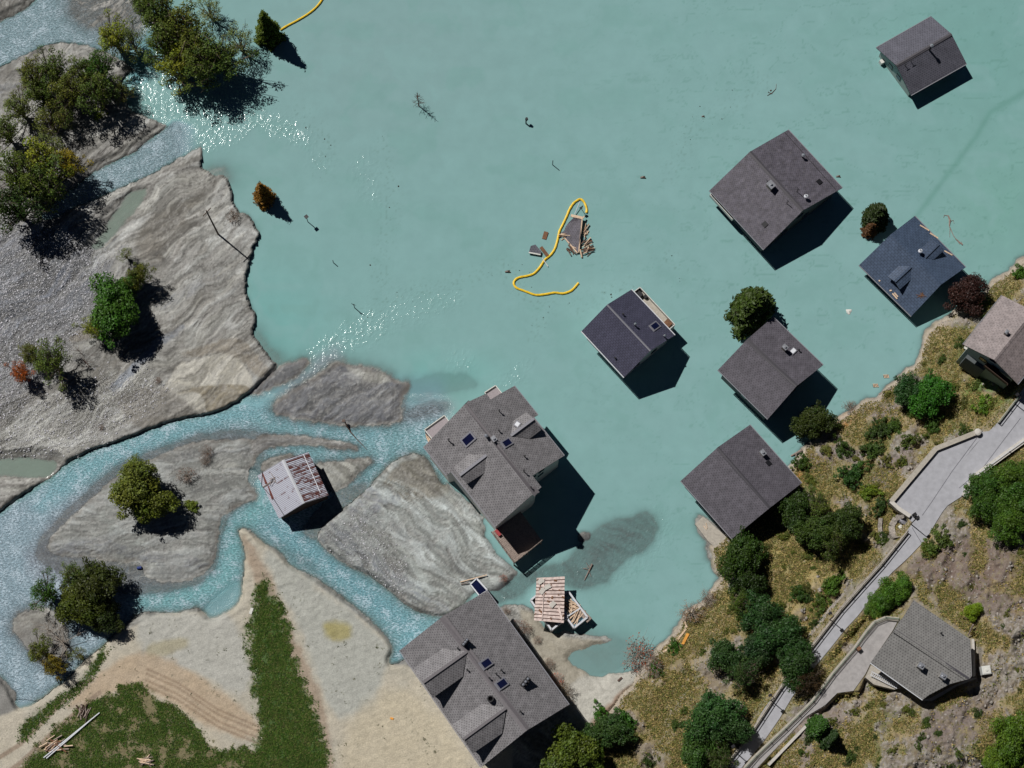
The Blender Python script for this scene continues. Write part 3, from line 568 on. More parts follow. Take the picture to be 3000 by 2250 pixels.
# ------------------------------------------------------------------ water
WC=np.zeros(X.shape+(3,)); WC[:]=np.array(srgb((127,166,166)))
def wpaint(mask,c,a=1.0):
    m=np.clip(mask*a,0,1)[...,None]; WC[:]=WC*(1-m)+np.array(srgb(c))*m
rad=lambda x,y,rx,ry: np.exp(-(((X-x)/rx)**2+((Y-y)/ry)**2))
wpaint(rad(780,960,190,170),(114,169,167),.7); wpaint(rad(1100,150,500,350),(129,161,163),.8); wpaint(rad(2900,150,350,300),(112,158,154),.7)
wpaint(rad(2950,600,200,200),(112,162,150),.5); wpaint(rad(1300,1090,150,60),(108,170,166),.5)
sw=fbm(X/150+.8*fbm(X/90,Y/90,3,5),Y/110,4,111); wpaint(ss(sw,.05,.4),(118,160,157),.4); wpaint(ss(-sw,.08,.35),(131,169,170),.4)
fil=np.exp(-((sw-.03)/.014)**2)*ss(X,1300,2300); wpaint(fil,(98,142,134),.45); wpaint(np.exp(-(path_d([(2560,800),(2740,560),(2860,400),(2900,330),(3000,270)])/9)**2),(92,140,130),.45); 0
wpaint(ss(en,-2,20)*ss(1330-X,0,60)*ss(Y,1070,1150),(124,168,178),.9)
r1=sdf(R1,wob=6); r2=sdf(R2,wob=6); arm=sdf(ARM); pool=sdf(POOL)
wpaint(np.maximum(ss(r1,-6,10)*ss(480-X,0,80),ss(r2,-6,10)*ss(590-X,0,70)),(112,162,172),.9); wpaint(np.maximum(ss(arm,-6,6),ss(pool,-6,6)),(140,158,146),.9)
# floating specks and silt smears drifting on the lake
smear=0
for pts in ([(1120,420),(1140,560),(1150,620),(1120,720),(1110,830)],[(2230,240),(2160,300),(2060,350),(2000,430),(1960,520)],[(1480,780),(1520,850),(1600,900),(1560,980)],[(880,330),(960,420),(940,500)],[(1060,930),(1110,890),(1200,860),(1320,830),(1420,800)],[(1700,900),(1760,860),(1860,840)],[(1960,760),(2000,800)]):
    smear=np.maximum(smear,np.exp(-(path_d(pts)/30)**2))
wpaint(smear*ss(fbm(X/9,Y/9,4,120),.12,.5),(96,124,116),.45)
wpaint(ss(en,0,20)*ss(480-X,-60,200)*ss(Y,1380,1500),(148,170,184),.9); wpaint(np.maximum(ss(r1,0,12)*ss(480-X-.4*Y,0,110),ss(r2,0,12)*ss(590-X,0,70)),(146,160,176),.85)
wpaint(np.exp(-(path_d([(120,1480),(260,1370),(420,1300),(600,1240),(760,1200),(900,1250),(1100,1270)])/26)**2),(130,178,190),.7)
wpaint(np.exp(-(path_d([(760,1480),(700,1560),(660,1700),(560,1740),(420,1770)])/34)**2),(122,178,184),.75)
wpaint(np.exp(-(path_d([(800,1540),(900,1600),(1000,1680),(1120,1780),(1210,1850),(1180,1920)])/36)**2),(114,164,178),.75)
riff=np.maximum.reduce([ss(sdf(pl_,wob=24,wl=60,seed=51),-40,30) for pl_ in ([(60,1640),(200,1490),(330,1380),(480,1320),(640,1262),(780,1258),(740,1320),(560,1310),(430,1370),(200,1600),(420,1680),(600,1690),(400,1740),(150,1730)],[(180,-30),(430,-30),(430,110),(330,100),(220,60)],[(840,1120),(980,1010),(1000,1060),(900,1120),(830,1160)],[(1180,1190),(1300,1170),(1320,1210),(1180,1250)])])
wpaint(riff,(140,144,156),.7)
RP=np.zeros(X.shape)
wob=14*fbm(X/30,Y/30,3,130)
RP=np.maximum(RP,ss(en,-6,3)*ss(1360-X,0,80)*ss(Y,1130,1200)); RP=np.maximum(RP,ss(r1,-6,3)*ss(500-X-.5*Y+3*wob,0,90)); RP=np.maximum(RP,ss(r2,-6,3)*ss(600-X+3*wob,0,110))
RP*=1-.92*ss(sdf([(640,1480),(760,1560),(860,1600),(930,1690),(820,1640),(740,1560),(700,1560)],wob=10),-10,10)*0
RP*=1-.75*ss(sdf([(720,1380),(760,1380),(770,1480),(730,1460)],wob=6),-10,10)
RP*=1-.6*ss(sdf([(640,1750),(705,1700),(700,1790),(640,1820),(590,1810)],wob=6),-25,25)
RP*=1-.85*ss(sdf([(2100,2050),(40,2080),(-60,2000),(60,2150)],wob=6),-8,8)
GL=[([(350,190),(420,140),(480,170),(540,250),(640,300),(760,330),(840,345),(915,385),(905,430),(830,400),(740,370),(660,380),(560,430),(600,420),(520,370),(430,340),(390,300),(400,240),(370,230)],.75),
 ([(590,430),(640,370),(720,345),(770,340),(740,380),(680,410),(620,435)],.8),
 ([(900,440),(960,430),(980,500),(920,500)],.32),([(1030,450),(1090,440),(1110,560),(1140,600),(1070,600),(1040,540)],.34),
 ([(890,1045),(960,985),(1040,935),(1120,905),(1180,900),(1160,960),(1090,1000),(1020,1030),(960,1052)],.62),
 ([(1090,905),(1180,860),(1240,850),(1350,850),(1350,890),(1260,940),(1200,945)],.42),
 ([(1290,1030),(1380,1020),(1390,1095),(1300,1100)],.4),([(1430,1170),(1440,1120),(1480,1090),(1560,1040),(1560,1080),(1510,1130),(1470,1150)],.45),
 ([(1560,1690),(1640,1640),(1720,1610),(1830,1540),(1960,1480),(1990,1560),(1880,1680),(1760,1730),(1600,1720)],.36),
 ([(1420,1790),(1460,1740),(1560,1690),(1560,1720),(1480,1790)],.45),([(820,1190),(900,1120),(980,1060),(1010,1030),(960,1040),(860,1110)],.9)]
for pl,a in GL:
    m=ss(sdf(pl,wob=30,wl=40,seed=37),-36,26)*ss(fbm(X/12,Y/12,3,140)+.2,0,.5); RP=np.maximum(RP,m*a*.62)
wpaint(RP*(1-inriv),(120,170,166),.25)  # glint patches painted slightly lighter in the water colour
DEP=np.clip(-H,-.2,3)
def watermat():
    t=NT('water'); p=pos(t); a=t.n('Attribute',attribute_name='Col').outputs['Color']; d=t.n('Attribute',attribute_name='dep').outputs['Fac']; r=t.n('Attribute',attribute_name='rip').outputs['Fac']
    n1=noise(t,5.2,2,.5,p); n2=noise(t,.35,4,.6,p); mp=t.n('Mapping',{0:p,2:(0,0,math.radians(35)),3:(1.0,1.9,1.0)}).outputs[0]
    n3=noise(t,2.3,3,.6,mp); n4=noise(t,.5,3,.6,p)
    col=t.mix(1.0,a,t.n('MapRange',{0:n2,1:.3,2:.7,3:.965,4:1.035}).outputs[0],'MULTIPLY')
    riv=t.n('MapRange',{0:r,1:.82,2:1.0,3:0.0,4:1.0}).outputs[0]
    trough_shade=t.n('MapRange',{0:n3,1:.38,2:.60,3:.64,4:1.1}).outputs[0]  # ripple shading put into the colour: wave troughs darkened
    col=t.mix(riv,col,t.mix(1.0,col,trough_shade,'MULTIPLY'))
    foam_sparkle=t.n('MapRange',{0:t.math('ADD',t.math('ADD',t.math('MULTIPLY',n1,.7),n3),t.math('MULTIPLY',t.math('SUBTRACT',n4,.5),1.1)),1:.86,2:1.10,3:0.0,4:.7}).outputs[0]  # whitish flecks: foam that also paints the ripples' sparkle
    col=t.mix(t.math('MULTIPLY',foam_sparkle,riv),col,rgba((196,214,228)))
    h=t.math('ADD',t.math('MULTIPLY',t.math('ADD',t.math('MULTIPLY',n1,.8),t.math('MULTIPLY',n3,t.math('MULTIPLY',riv,1.5))),r),t.math('MULTIPLY',noise(t,.5,3,.6,p),.006))
    bp=t.n('Bump',{'Height':h,'Strength':1.0,'Distance':t.n('MapRange',{0:riv,3:.30,4:.17}).outputs[0]}).outputs[0]
    body=t.n('BsdfPrincipled',{'Base Color':col,'Roughness':t.n('MapRange',{0:r,3:.08,4:.22}).outputs[0],'IOR':1.33,'Normal':bp}).outputs[0]
    gl=t.n('BsdfGlossy',{'Roughness':.22,'Normal':bp}).outputs[0]
    fr=t.n('Fresnel',{0:1.33,1:bp}).outputs[0]
    clear=t.n('MixShader',{0:fr,1:t.n('BsdfTransparent').outputs[0],2:gl}).outputs[0]
    f=t.math('SUBTRACT',1.0,t.math('EXPONENT',t.math('DIVIDE',t.math('MAXIMUM',d,0.0),-.11)))
    return t.surf(t.n('MixShader',{0:f,1:clear,2:body}).outputs[0])
M['water']=watermat()
water=grid_mesh('water',np.zeros(X.shape),H<.06,{'Col':WC},{'dep':DEP,'rip':RP}); water.data.materials.append(M['water']); tag(water,None,None,kind='structure')
# the valley beyond the part in view
mb=MB(); s=1500.0
mb.face([(-s,-s,-5),(s,-s,-5),(s,s,-5),(-s,s,-5)]); M['valley']=plain('valley',(112,116,84),.95,var=.3,scale=.02); o=mb.build('valley_floor','valley'); tag(o,None,None,kind='structure')
# ------------------------------------------------------------------ houses
def inset_rect(a,b,c,d,og,oe):
    """a,b = one gable end (left, right eave), d,c = other end; og overhang along the ridge, oe across"""
    u=(d-a).normalized(); n=(b-a).normalized()
    return a+u*og+n*oe, b+u*og-n*oe, c-u*og-n*oe, d-u*og+n*oe
class House: pass
def house(name,px,ze,zr,label,roofmat,wallmat,zb=-2.5,og=.7,oe=.7,group=None,ridgemat='ridge_grey',slopes=None,ridge_w=.34,zeL=None,zeR=None,wins=(),cat='house',gut=True,winmat='glass',th=.2,wall2=None,split=None):
    """px: A (left eave, NW end), R1, B (right eave, NW end), C (right eave, SE end), R2, D (left eave, SE end)"""
    zeL=ze if zeL is None else zeL; zeR=ze if zeR is None else zeR
    A=P(*px[0],zeL); R1=P(*px[1],zr); B=P(*px[2],zeR); C=P(*px[3],zeR); R2=P(*px[4],zr); D=P(*px[5],zeL)
    ctr=(A+B+C+D)/4
    h=House(); root=empty(name,Vector((ctr.x,ctr.y,max(zb,0) if zb>-1 else 0.0)),label,cat,group); h.root=root
    nL=((D-A).cross(R1-A)).normalized(); nR=((B-C).cross(R2-C)).normalized()
    nL=-nL if nL.z<0 else nL; nR=-nR if nR.z<0 else nR
    h.L=((A+D)/2,nL); h.R=((B+C)/2,nR); h.pts=(A,R1,B,C,R2,D)
    def planept(side,x,y):
        p0,n=h.L if side=='L' else h.R; return ray_plane(x,y,p0,n)
    h.pp=planept
    def zplane(side,p):
        p0,n=h.L if side=='L' else h.R
        return p0.z-((p.x-p0.x)*n.x+(p.y-p0.y)*n.y)/n.z
    h.zp=zplane
    u=(R2-R1); u.z=0; u=u.normalized(); h.u=u; h.n=Vector((-u.y,u.x,0))
    mb=MB()
    for side,poly in (('L',[A,D,R2,R1]),('R',[C,B,R1,R2])):
        if slopes and side in slopes: poly=[planept(side,*q) for q in slopes[side]]
        p0,n=h.L if side=='L' else h.R
        vd=n.cross(u).normalized()
        top=[Vector(p) for p in poly]; 
        nn=(top[1]-top[0]).cross(top[2]-top[0])
        ar=sum(((top[k].x-top[0].x)*(top[(k+1)%len(top)].y-top[0].y)-(top[(k+1)%len(top)].x-top[0].x)*(top[k].y-top[0].y)) for k in range(len(top)))
        if ar<0: top=top[::-1]
        bot=[p-Vector((0,0,th)) for p in top]
        mb.face(top,uv=[(p.dot(u),p.dot(vd)) for p in top],mi=0); mb.face(bot[::-1],mi=1)
        for k in range(len(top)):
            j=(k+1)%len(top); mb.face([bot[k],bot[j],top[j],top[k]],mi=1)
    h.roof=mb.build('roof',[roofmat,'metal_dark'],root)
    rc=MB(); up=Vector((0,0,.05)); dn=.12
    wL=h.pp; 
    e1,e2=R1+up,R2+up
    sideL=Vector((nL.x,nL.y,0)).normalized()*ridge_w; sideR=Vector((nR.x,nR.y,0)).normalized()*ridge_w
    def drop(p,sd,side): q=p+sd; return Vector((q.x,q.y,zplane(side,q)+.05))
    l1,l2,r1_,r2_=drop(e1,sideL,'L'),drop(e2,sideL,'L'),drop(e1,sideR,'R'),drop(e2,sideR,'R')
    rc.face([l1,l2,e2,e1]); rc.face([e1,e2,r2_,r1_]); rc.face([l1,e1,r1_]); rc.face([l2,r2_,e2])
    rc.build('ridge_cap',ridgemat,h.roof)
    # walls
    a,b,c,d=inset_rect(A,B,C,D,og,oe); w=MB()
    def wp(p,side): return Vector((p.x,p.y,zplane(side,p)-th-.01))
    ta,tb,tc,td=wp(a,'L'),wp(b,'R'),wp(c,'R'),wp(d,'L')
    def apex(p,q):
        # ridge line crossing between p and q
        for k in range(60):
            m=p.lerp(q,k/59)
            if abs(zplane('L',m)-zplane('R',m))<.12 or k==59: return Vector((m.x,m.y,min(zplane('L',m),zplane('R',m))-th-.01))
    def xing(p,q):
        f0=zplane('L',p)-zplane('R',p); f1=zplane('L',q)-zplane('R',q); t=f0/(f0-f1) if abs(f0-f1)>1e-6 else .5
        m=p.lerp(q,min(max(t,0),1)); return Vector((m.x,m.y,zplane('L',m)-th-.01))
    m1=xing(a,b); m2=xing(d,c); fl=lambda p: Vector((p.x,p.y,zb))
    w.face([fl(b),fl(a),ta,m1,tb]); w.face([fl(d),fl(c),tc,m2,td]); w.face([fl(a),fl(d),td,ta]); w.face([fl(c),fl(b),tb,tc]); w.face([fl(a),fl(b),fl(c),fl(d)])
    h.wall=w.build('wall',wallmat,root); h.foot=(a,b,c,d)
    if gut:
        g=MB()
        for p,q in ((A,D),(B,C)):
            o=Vector((0,0,-.02)); s=(h.n*(.10 if (p-ctr).dot(h.n)>0 else -.10)); g.bar(p+s+o,q+s+o,.13,.11)
        g.build('gutter','trim_grey' if roofmat!='tile_navy' else 'metal_white',root)
    # windows
    for (wall,t,z,ww,hh) in wins:
        p,q={'SE':(d,c),'NW':(b,a),'SW':(a,d),'NE':(c,b)}[wall]
        if z+hh>max(p.z,q.z)+3: continue
        dr=(q-p); dr.z=0; L=dr.length; dr.normalize(); out=Vector((dr.y,-dr.x,0))
        m=p+dr*(L*t); m.z=0
        def rect(off,wx,z0,z1):
            return [m+dr*(-wx/2)+out*off+Vector((0,0,z0)),m+dr*(wx/2)+out*off+Vector((0,0,z0)),m+dr*(wx/2)+out*off+Vector((0,0,z1)),m+dr*(-wx/2)+out*off+Vector((0,0,z1))]
        f=MB(); f.prism(rect(.05,ww+.2,z-.1,z+hh+.1),rect(-.02,ww+.2,z-.1,z+hh+.1)); fo=f.build('window','wood_dark' if wallmat!='wood_brown' else 'plaster_white',root)
        g=MB(); g.prism(rect(.07,ww,z,z+hh),rect(.055,ww,z,z+hh)); g.build('pane',winmat,fo)
    return h
def vert(h,side,x,y,kind,s=1.0,hgt=None,parent=None):
    """something standing on the roof at photo pixel x,y (its foot)"""
    b=h.pp(side,x,y); r=h.root; rz=math.atan2(h.u.y,h.u.x)
    if kind=='vent':
        m=MB(); H_=hgt or .55; m.tube([b+Vector((0,0,-.1)),b+Vector((0,0,H_))],.09*s,7); m.tube([b+Vector((0,0,H_)),b+Vector((0,0,H_+.14))],[.17*s,.13*s],7); m.build('roof_vent','metal_dark',r)
    elif kind=='flue':
        m=MB(); H_=hgt or 1.2; m.tube([b+Vector((0,0,-.1)),b+Vector((0,0,H_))],.17*s,10); o=m.build('flue','metal_dark',r)
        c=MB(); c.tube([b+Vector((0,0,H_-.02)),b+Vector((0,0,H_+.12)),b+Vector((0,0,H_+.3))],[.30*s,.30*s,.06],10); c.build('cowl','metal_bright',o)
    elif kind=='pipe':
        m=MB(); H_=hgt or 1.5; m.tube([b+Vector((0,0,-.1)),b+Vector((0,0,H_))],.055,6); m.bar(b+Vector((0,0,H_))-h.u*.35,b+Vector((0,0,H_))+h.u*.35,.06,.06); m.build('antenna','metal_dark',r)
    elif kind=='dish':
        m=MB(); m.tube([b,b+Vector((0,0,1.0))],.05,6); m.tube([b+Vector((0,0,.9)),b+Vector((-.05,.05,1.02))],[.38,.30],12); m.build('satellite_dish','metal_white',r)
        m=MB(); m.tube([b+Vector((-.05,.05,1.06)),b+Vector((-.05,.05,1.3))],.13,8); m.build('cowl','metal_bright',r)
    elif kind=='chimney':
        m=MB(); H_=hgt or 1.4; m.box(b-Vector((0,0,.4)),.95*s,.75*s,H_+.4,rz); o=m.build('chimney','concrete' if s<2 else 'trim_grey',r)
        c=MB(); c.box(b+Vector((0,0,H_)),1.12*s,.9*s,.08,rz); c.tube([b+Vector((0,0,H_+.08)),b+Vector((0,0,H_+.35))],.2,8); c.build('chimney_cap','metal_bright',o)
    elif kind=='multi':
        m=MB(); H_=hgt or 1.3; m.box(b-Vector((0,0,.4)),.8*s,1.7*s,H_+.4,rz+.25); o=m.build('chimney','metal_dark',r)
        for k in (-1,0,1):
            c=MB(); q=b+Vector((0,0,H_))+Matrix.Rotation(rz+.25,3,'Z')@Vector((0,k*.55*s,0)); c.tube([q,q+Vector((0,0,.35)),q+Vector((0,0,.45))],[.2,.2,.05],8); c.build('cowl','metal_bright',o)
    elif kind=='round':
        m=MB(); pts=[]; H_=.8; m.tube([b-Vector((0,0,.3)),b+Vector((0,0,H_))],.5,16,cap=False); m.tube([b-Vector((0,0,.3)),b+Vector((0,0,H_))],.34,16,cap=False)
        for k in range(16):
            a0,a1=2*math.pi*k/16,2*math.pi*(k+1)/16; z=Vector((0,0,H_))
            m.face([b+z+Vector((math.cos(a0)*.5,math.sin(a0)*.5,0)),b+z+Vector((math.cos(a1)*.5,math.sin(a1)*.5,0)),b+z+Vector((math.cos(a1)*.34,math.sin(a1)*.34,0)),b+z+Vector((math.cos(a0)*.34,math.sin(a0)*.34,0))])
        m.build('round_flue','metal_dark',r)
    elif kind in('sky','skylit','hatch'):
        p0,n=h.L if side=='L' else h.R; u=h.u; v=n.cross(u).normalized(); a_,b_={'sky':(.62,.9),'skylit':(.42,.6),'hatch':(.4,.4)}[kind]; a_*=s; b_*=s
        def q(i,j,k): return b+u*(i*a_)+v*(j*b_)+n*k
        m=MB(); m.prism([q(-1,-1,.16),q(1,-1,.16),q(1,1,.16),q(-1,1,.16)],[q(-1.1,-1.1,-.05),q(1.1,-1.1,-.05),q(1.1,1.1,-.05),q(-1.1,1.1,-.05)]); o=m.build('skylight' if kind!='hatch' else 'roof_hatch','metal_dark' if kind=='hatch' else 'trim_grey',r)
        if kind!='hatch':
            m=MB(); m.prism([q(-.72,-.78,.175),q(.72,-.78,.175),q(.72,.78,.175),q(-.72,.78,.175)],[q(-.72,-.78,.1),q(.72,-.78,.1),q(.72,.78,.1),q(-.72,.78,.1)]); m.build('pane','glass' if kind=='sky' else 'glass_lit',o)
def dormer(h,side,RI,RO,VL,OL,VR,OR,roofmat,wallmat='plaster_dark',ridge='ridge_grey',winmat='glass',drop_=1.1,cheek=.25):
    """a gabled dormer: ridge inner/outer, valley + outer eave corner on the two sides (photo pixels)"""
    pi=h.pp(side,*RI); vl=h.pp(side,*VL); vr=h.pp(side,*VR); po=P(*RO,pi.z); ol=P(*OL,vl.z); orr=P(*OR,vr.z)
    d=(po-pi); d.z=0; d.normalize(); s=Vector((-d.y,d.x,0)); 
    m=MB(); up=Vector((0,0,.06))
    for tri in ([pi+up,po+up,ol+up,vl+up],[pi+up,vr+up,orr+up,po+up]):
        n=(tri[1]-tri[0]).cross(tri[2]-tri[0]).normalized()
        if n.z<0: tri=tri[::-1]; n=-n
        v=n.cross(d).normalized(); bot=[p-Vector((0,0,.16)) for p in tri]
        m.face(tri,uv=[(p.dot(d),p.dot(v)) for p in tri],mi=0); m.face(bot[::-1],mi=1)
        for k in range(4): j=(k+1)%4; m.face([bot[k],bot[j],tri[j],tri[k]],mi=1)
    # cheeks and front wall
    w=MB(); bk=.45
    fo=po-d*bk; fl_=ol-d*bk; fr=orr-d*bk; cen=(fl_+fr)/2
    fl_=fl_+(cen-fl_).normalized()*cheek; fr=fr+(cen-fr).normalized()*cheek
    def base(p): return Vector((p.x,p.y,h.zp(side,p)-.25))
    dz=Vector((0,0,.12)); il=vl+(cen-ol).normalized()*cheek; ir=vr+(cen-orr).normalized()*cheek
    w.face([base(fl_),base(fr),fr-dz,fo-dz,fl_-dz]); w.face([base(fl_),fl_-dz,il-dz*2]); w.face([base(fr),ir-dz*2,fr-dz])
    dw=w.build('dormer',wallmat,h.root); m.build('dormer_roof',[roofmat,'metal_dark'],dw)
    rc=MB(); rc.bar(pi+up*2.2,po+up*2.2,.42,.10); rc.build('dormer_ridge',ridge,dw)
    g=MB(); c=(base(fl_)+base(fr))/2; c.z=(c.z+fo.z)/2-.35; sd=(fr-fl_); sd.z=0; sd.normalize(); sz=(fr-fl_).length*.28
    o=d*.05
    def q(a,b,k): return c+sd*a+Vector((0,0,b))+d*k
    if sz>.2:
        g.prism([q(-sz,-.35,.08),q(sz,-.35,.08),q(sz,.45,.08),q(-sz,.45,.08)],[q(-sz,-.35,-.05),q(sz,-.35,-.05),q(sz,.45,-.05),q(-sz,.45,-.05)]); g.build('dormer_window',winmat,dw)
    return dw
def parapet_box(root,name,px,z,matf,matw,zb,hp=.9,wth=.12,sub='balcony_wall',sides=None):
    q=[P(*p,z) for p in px]; ar=sum(q[k].x*q[(k+1)%len(q)].y-q[(k+1)%len(q)].x*q[k].y for k in range(len(q)))
    if ar<0: q=q[::-1]
    m=MB(); m.prism(q,[p-Vector((0,0,z-zb)) for p in q]); o=m.build(name,matf,root)
    w=MB(); c=sum(q,Vector((0,0,0)))/len(q)
    for k in range(len(q)):
        if sides is not None and k not in sides: continue
        a,b=q[k],q[(k+1)%len(q)]; w.bar(a+Vector((0,0,hp)),b+Vector((0,0,hp)),wth,hp-.003)
    w.build(sub,matw,o); return o,q

# top right: dark slate house alone in the lake
h1=house('house',[(2668.6,278),(2626.3,192.5),(2567.7,140.4),(2729.1,48.5),(2787.4,99),(2831.7,186)],2.8,5.3,
 'dark slate gabled house standing alone in deep water at the top right','slate_black','plaster_grey',wins=[('NW',.35,1.2,.9,1.0),('NW',.62,1.2,.9,1.0),('NW',.5,3.2,.9,.8),('SW',.3,.8,1,1),('SW',.7,.8,1,1)],cat='house',og=.55,winmat='glass',ridgemat='ridge_dark',ridge_w=.3)
vert(h1,'L',2723,147,'flue',hgt=1.8,s=1.0); vert(h1,'L',2669,182,'pipe',hgt=.7); vert(h1,'L',2652,193,'pipe',hgt=.7)
m=MB(); a=P(2588,176,1.2); m.box(Vector((a.x,a.y,-2)),1.0,.7,3.0,.5); m.build('porch','plaster_white',h1.root)
# big mottled roof
h2=house('house',[(2079.1,557.5),(2196.2,444.8),(2308.5,380.4),(2467.2,550.9),(2352.2,616.8),(2238,731)],4.4,7.2,
 'large chalet with mottled dark slate roof and white balcony at its left corner','slate_mottled','plaster_dark',wins=[('SE',.3,1.2,1.1,1.2),('SE',.6,1.2,1.1,1.2),('SE',.5,4.0,1.1,1.0),('SW',.5,1,1.2,1.2)],ridgemat='ridge_dark')
vert(h2,'L',2256,548,'chimney',s=1.15,hgt=1.2); vert(h2,'R',2351,461,'flue',hgt=.9); vert(h2,'R',2359,580,'dish'); vert(h2,'R',2335,562,'pipe'); vert(h2,'L',2305,597,'pipe'); vert(h2,'L',2247,535,'pipe',hgt=.8); vert(h2,'R',2400,533,'hatch'); vert(h2,'L',2241,657,'hatch')
o,q=parapet_box(h2.root,'balcony',[(2079,574),(2093,566),(2156,634),(2145,647)],2.5,'wood_dark','plaster_white',2.2,hp=.8)
m=MB(); a=P(2312.6,391,4.75); 
s0=h2.pp('R',2299,388); s1=h2.pp('R',2449,556); m.bar(s0+Vector((0,0,.06)),s1+Vector((0,0,.06)),.08,.12); m.build('eave_kick_lath','metal_dark',h2.roof)  # thin dark lath added to mark the eave's slope break
# navy ribbed tiles
h3=house('house',[(1704.1,969.6),(1778.7,892.4),(1849.4,848.4),(1976.5,982.6),(1905.5,1027.7),(1829,1105)],4.95,8.0,
 'house with navy ribbed tile roof and a long pale terrace along its far side','tile_navy','plaster_white',wins=[('SE',.3,1.2,1,1.2),('SE',.7,1.2,1,1.2),('SW',.3,1.2,1,1.2),('SW',.7,1.2,1,1.2)],ridgemat='trim_grey',ridge_w=.14)
vert(h3,'R',1860,954,'flue',s=.7,hgt=.9); vert(h3,'R',1825,922,'vent'); vert(h3,'L',1802,1050,'vent',hgt=.4); vert(h3,'R',1946,987,'flue',s=.6,hgt=.8); vert(h3,'R',1918.3,956.2,'sky',s=1.0)
o,q=parapet_box(h3.root,'terrace',[(1852,862),(1874,846),(1976,955),(1955,972)],3.2,'concrete','plaster_white',-2.5,hp=.9)
m=MB(); a=P(1872,866,3.2); m.box(a,1.0,.9,.7,.8); m.tube([a+Vector((1.0,-.3,0)),a+Vector((1.0,-.3,.6))],.3,8); m.build('garden_table','metal_dark',h3.root)
m=MB(); a=P(1955,951,3.2); m.box(a,1.1,1.1,.8,.8); m.build('bench_box','wood_brown',h3.root)
# plum grey roof behind the big conifer
h4=house('house',[(2104,1083),(2188,995),(2264,929),(2411,1070),(2334,1131),(2250,1227)],5.5,8.0,
 'plum grey roofed house with a tall conifer shading its upper corner','slate_dark','plaster_dark',wins=[('SE',.35,1.5,1,1.2),('SE',.65,1.5,1,1.2),('SW',.5,1.5,1,1.2)],ridgemat='ridge_dark')
vert(h4,'R',2297,1023,'chimney',hgt=1.3,s=.8); vert(h4,'R',2323,1029,'skylit'); vert(h4,'R',2340,1027,'vent'); 
h5=house('house',[(1995,1408),(2103,1310),(2196,1245),(2348,1416),(2254,1489),(2145,1578)],5.0,8.4,
 'weathered grey roofed house at the water edge with bushes under its lower corner','slate_dark','plaster_dark',wins=[('SW',.4,1.3,1,1.2),('SE',.5,3,1,1)],ridgemat='ridge_dark')
vert(h5,'R',2233,1330,'chimney',hgt=1.1,s=.85); vert(h5,'R',2251,1357,'hatch'); 
# large house with two dormers and decks
h6=house('house',[(1240.4,1309.6),(1365.6,1179.7),(1507,1125),(1666,1362),(1573,1446),(1450.7,1544.3)],9.2,13.2,
 'largest flooded house, stepped grey slate roof with two gabled dormers and a wooden deck','slate_grey','plaster_white',og=.9,oe=.9,zb=-2.5,ridge_w=.5,
 slopes={'L':[(1240.4,1309.6),(1308,1393),(1322,1382.5),(1407,1492),(1450.7,1544.3),(1569,1441),(1365.6,1179.7)],
 'R':[(1365.6,1179.7),(1424.8,1152.6),(1437.3,1170.3),(1468.5,1151.6),(1507,1130.4),(1576,1215.6),(1564.1,1223.3),(1653.6,1334.6),(1560,1393.2),(1586.4,1427.1),(1569,1441)]},gut=False)
bpy.data.objects.remove(h6.wall)
def wall_poly(h,pts,mat,z0,inset_px=None,name='wall',gap=.25):
    """walls under an irregular roof: footprint given as photo pixels on the roof planes"""
    g=[]
    for side,x,y in pts:
        p=h.pp(side,x,y); g.append(Vector((p.x,p.y,p.z-gap)))
    m=MB(); n=len(g)
    for k in range(n):
        j=(k+1)%n; a,b=g[k],g[j]; m.face([Vector((a.x,a.y,z0)),Vector((b.x,b.y,z0)),b,a])
    m.face([Vector((a.x,a.y,z0)) for a in g][::-1]); return m.build(name,mat,h.root)
h6.wall=wall_poly(h6,[('L',1254,1308),('L',1310,1380),('L',1326,1374),('L',1452,1528),('L',1560,1440),('R',1570,1424),('R',1546,1392),('R',1638,1332),('R',1552,1222),('R',1506,1140),('R',1440,1178),('R',1376,1186),('L',1362,1192)],'plaster_white',-2.5)
g=MB()
for s_,a_,b_ in (('L',(1240,1309),(1308,1393)),('L',(1322,1382),(1450.7,1544.3)),('R',(1507,1130),(1576,1215)),('R',(1564,1223),(1653.6,1334.6))):
    a=h6.pp(s_,*a_); b=h6.pp(s_,*b_); g=MB(); g.bar(a+Vector((0,0,.02)),b+Vector((0,0,.02)),.16,.16); g.build('gutter','trim_grey',h6.root)
for (x0,y0,x1,y1,z0,z1) in ((1564,1398,1580,1388,7.2,8.4),(1572,1404,1590,1393,4.6,5.8)):
    m=MB(); a=h6.pp('R',1546,1392); b=h6.pp('R',1638,1332); d=(b-a); d.z=0; d.normalize(); out=Vector((d.y,-d.x,0)); t0=.6 if z0>7 else .5
    for k in (0,1):
        p=a+d*(t0+k*1.6); r=[Vector((p.x,p.y,z0)),Vector((p.x,p.y,z0))+d*1.1,Vector((p.x,p.y,z1))+d*1.1,Vector((p.x,p.y,z1))]
        f=MB(); f.prism([q+out*.06 for q in r],[q-out*.05 for q in r]); f.build('window','glass',h6.root)
dormer(h6,'R',(1496.6,1276.4),(1564,1226.4),(1503,1233),(1542.3,1207.7),(1550.6,1286.7),(1585,1259.7),'slate_grey',ridge='trim_grey')
dormer(h6,'L',(1424.8,1333.5),(1346.8,1392.8),(1373.9,1330.4),(1329.2,1369.9),(1417.5,1386.6),(1368.7,1417.8),'slate_grey',ridge='trim_grey')
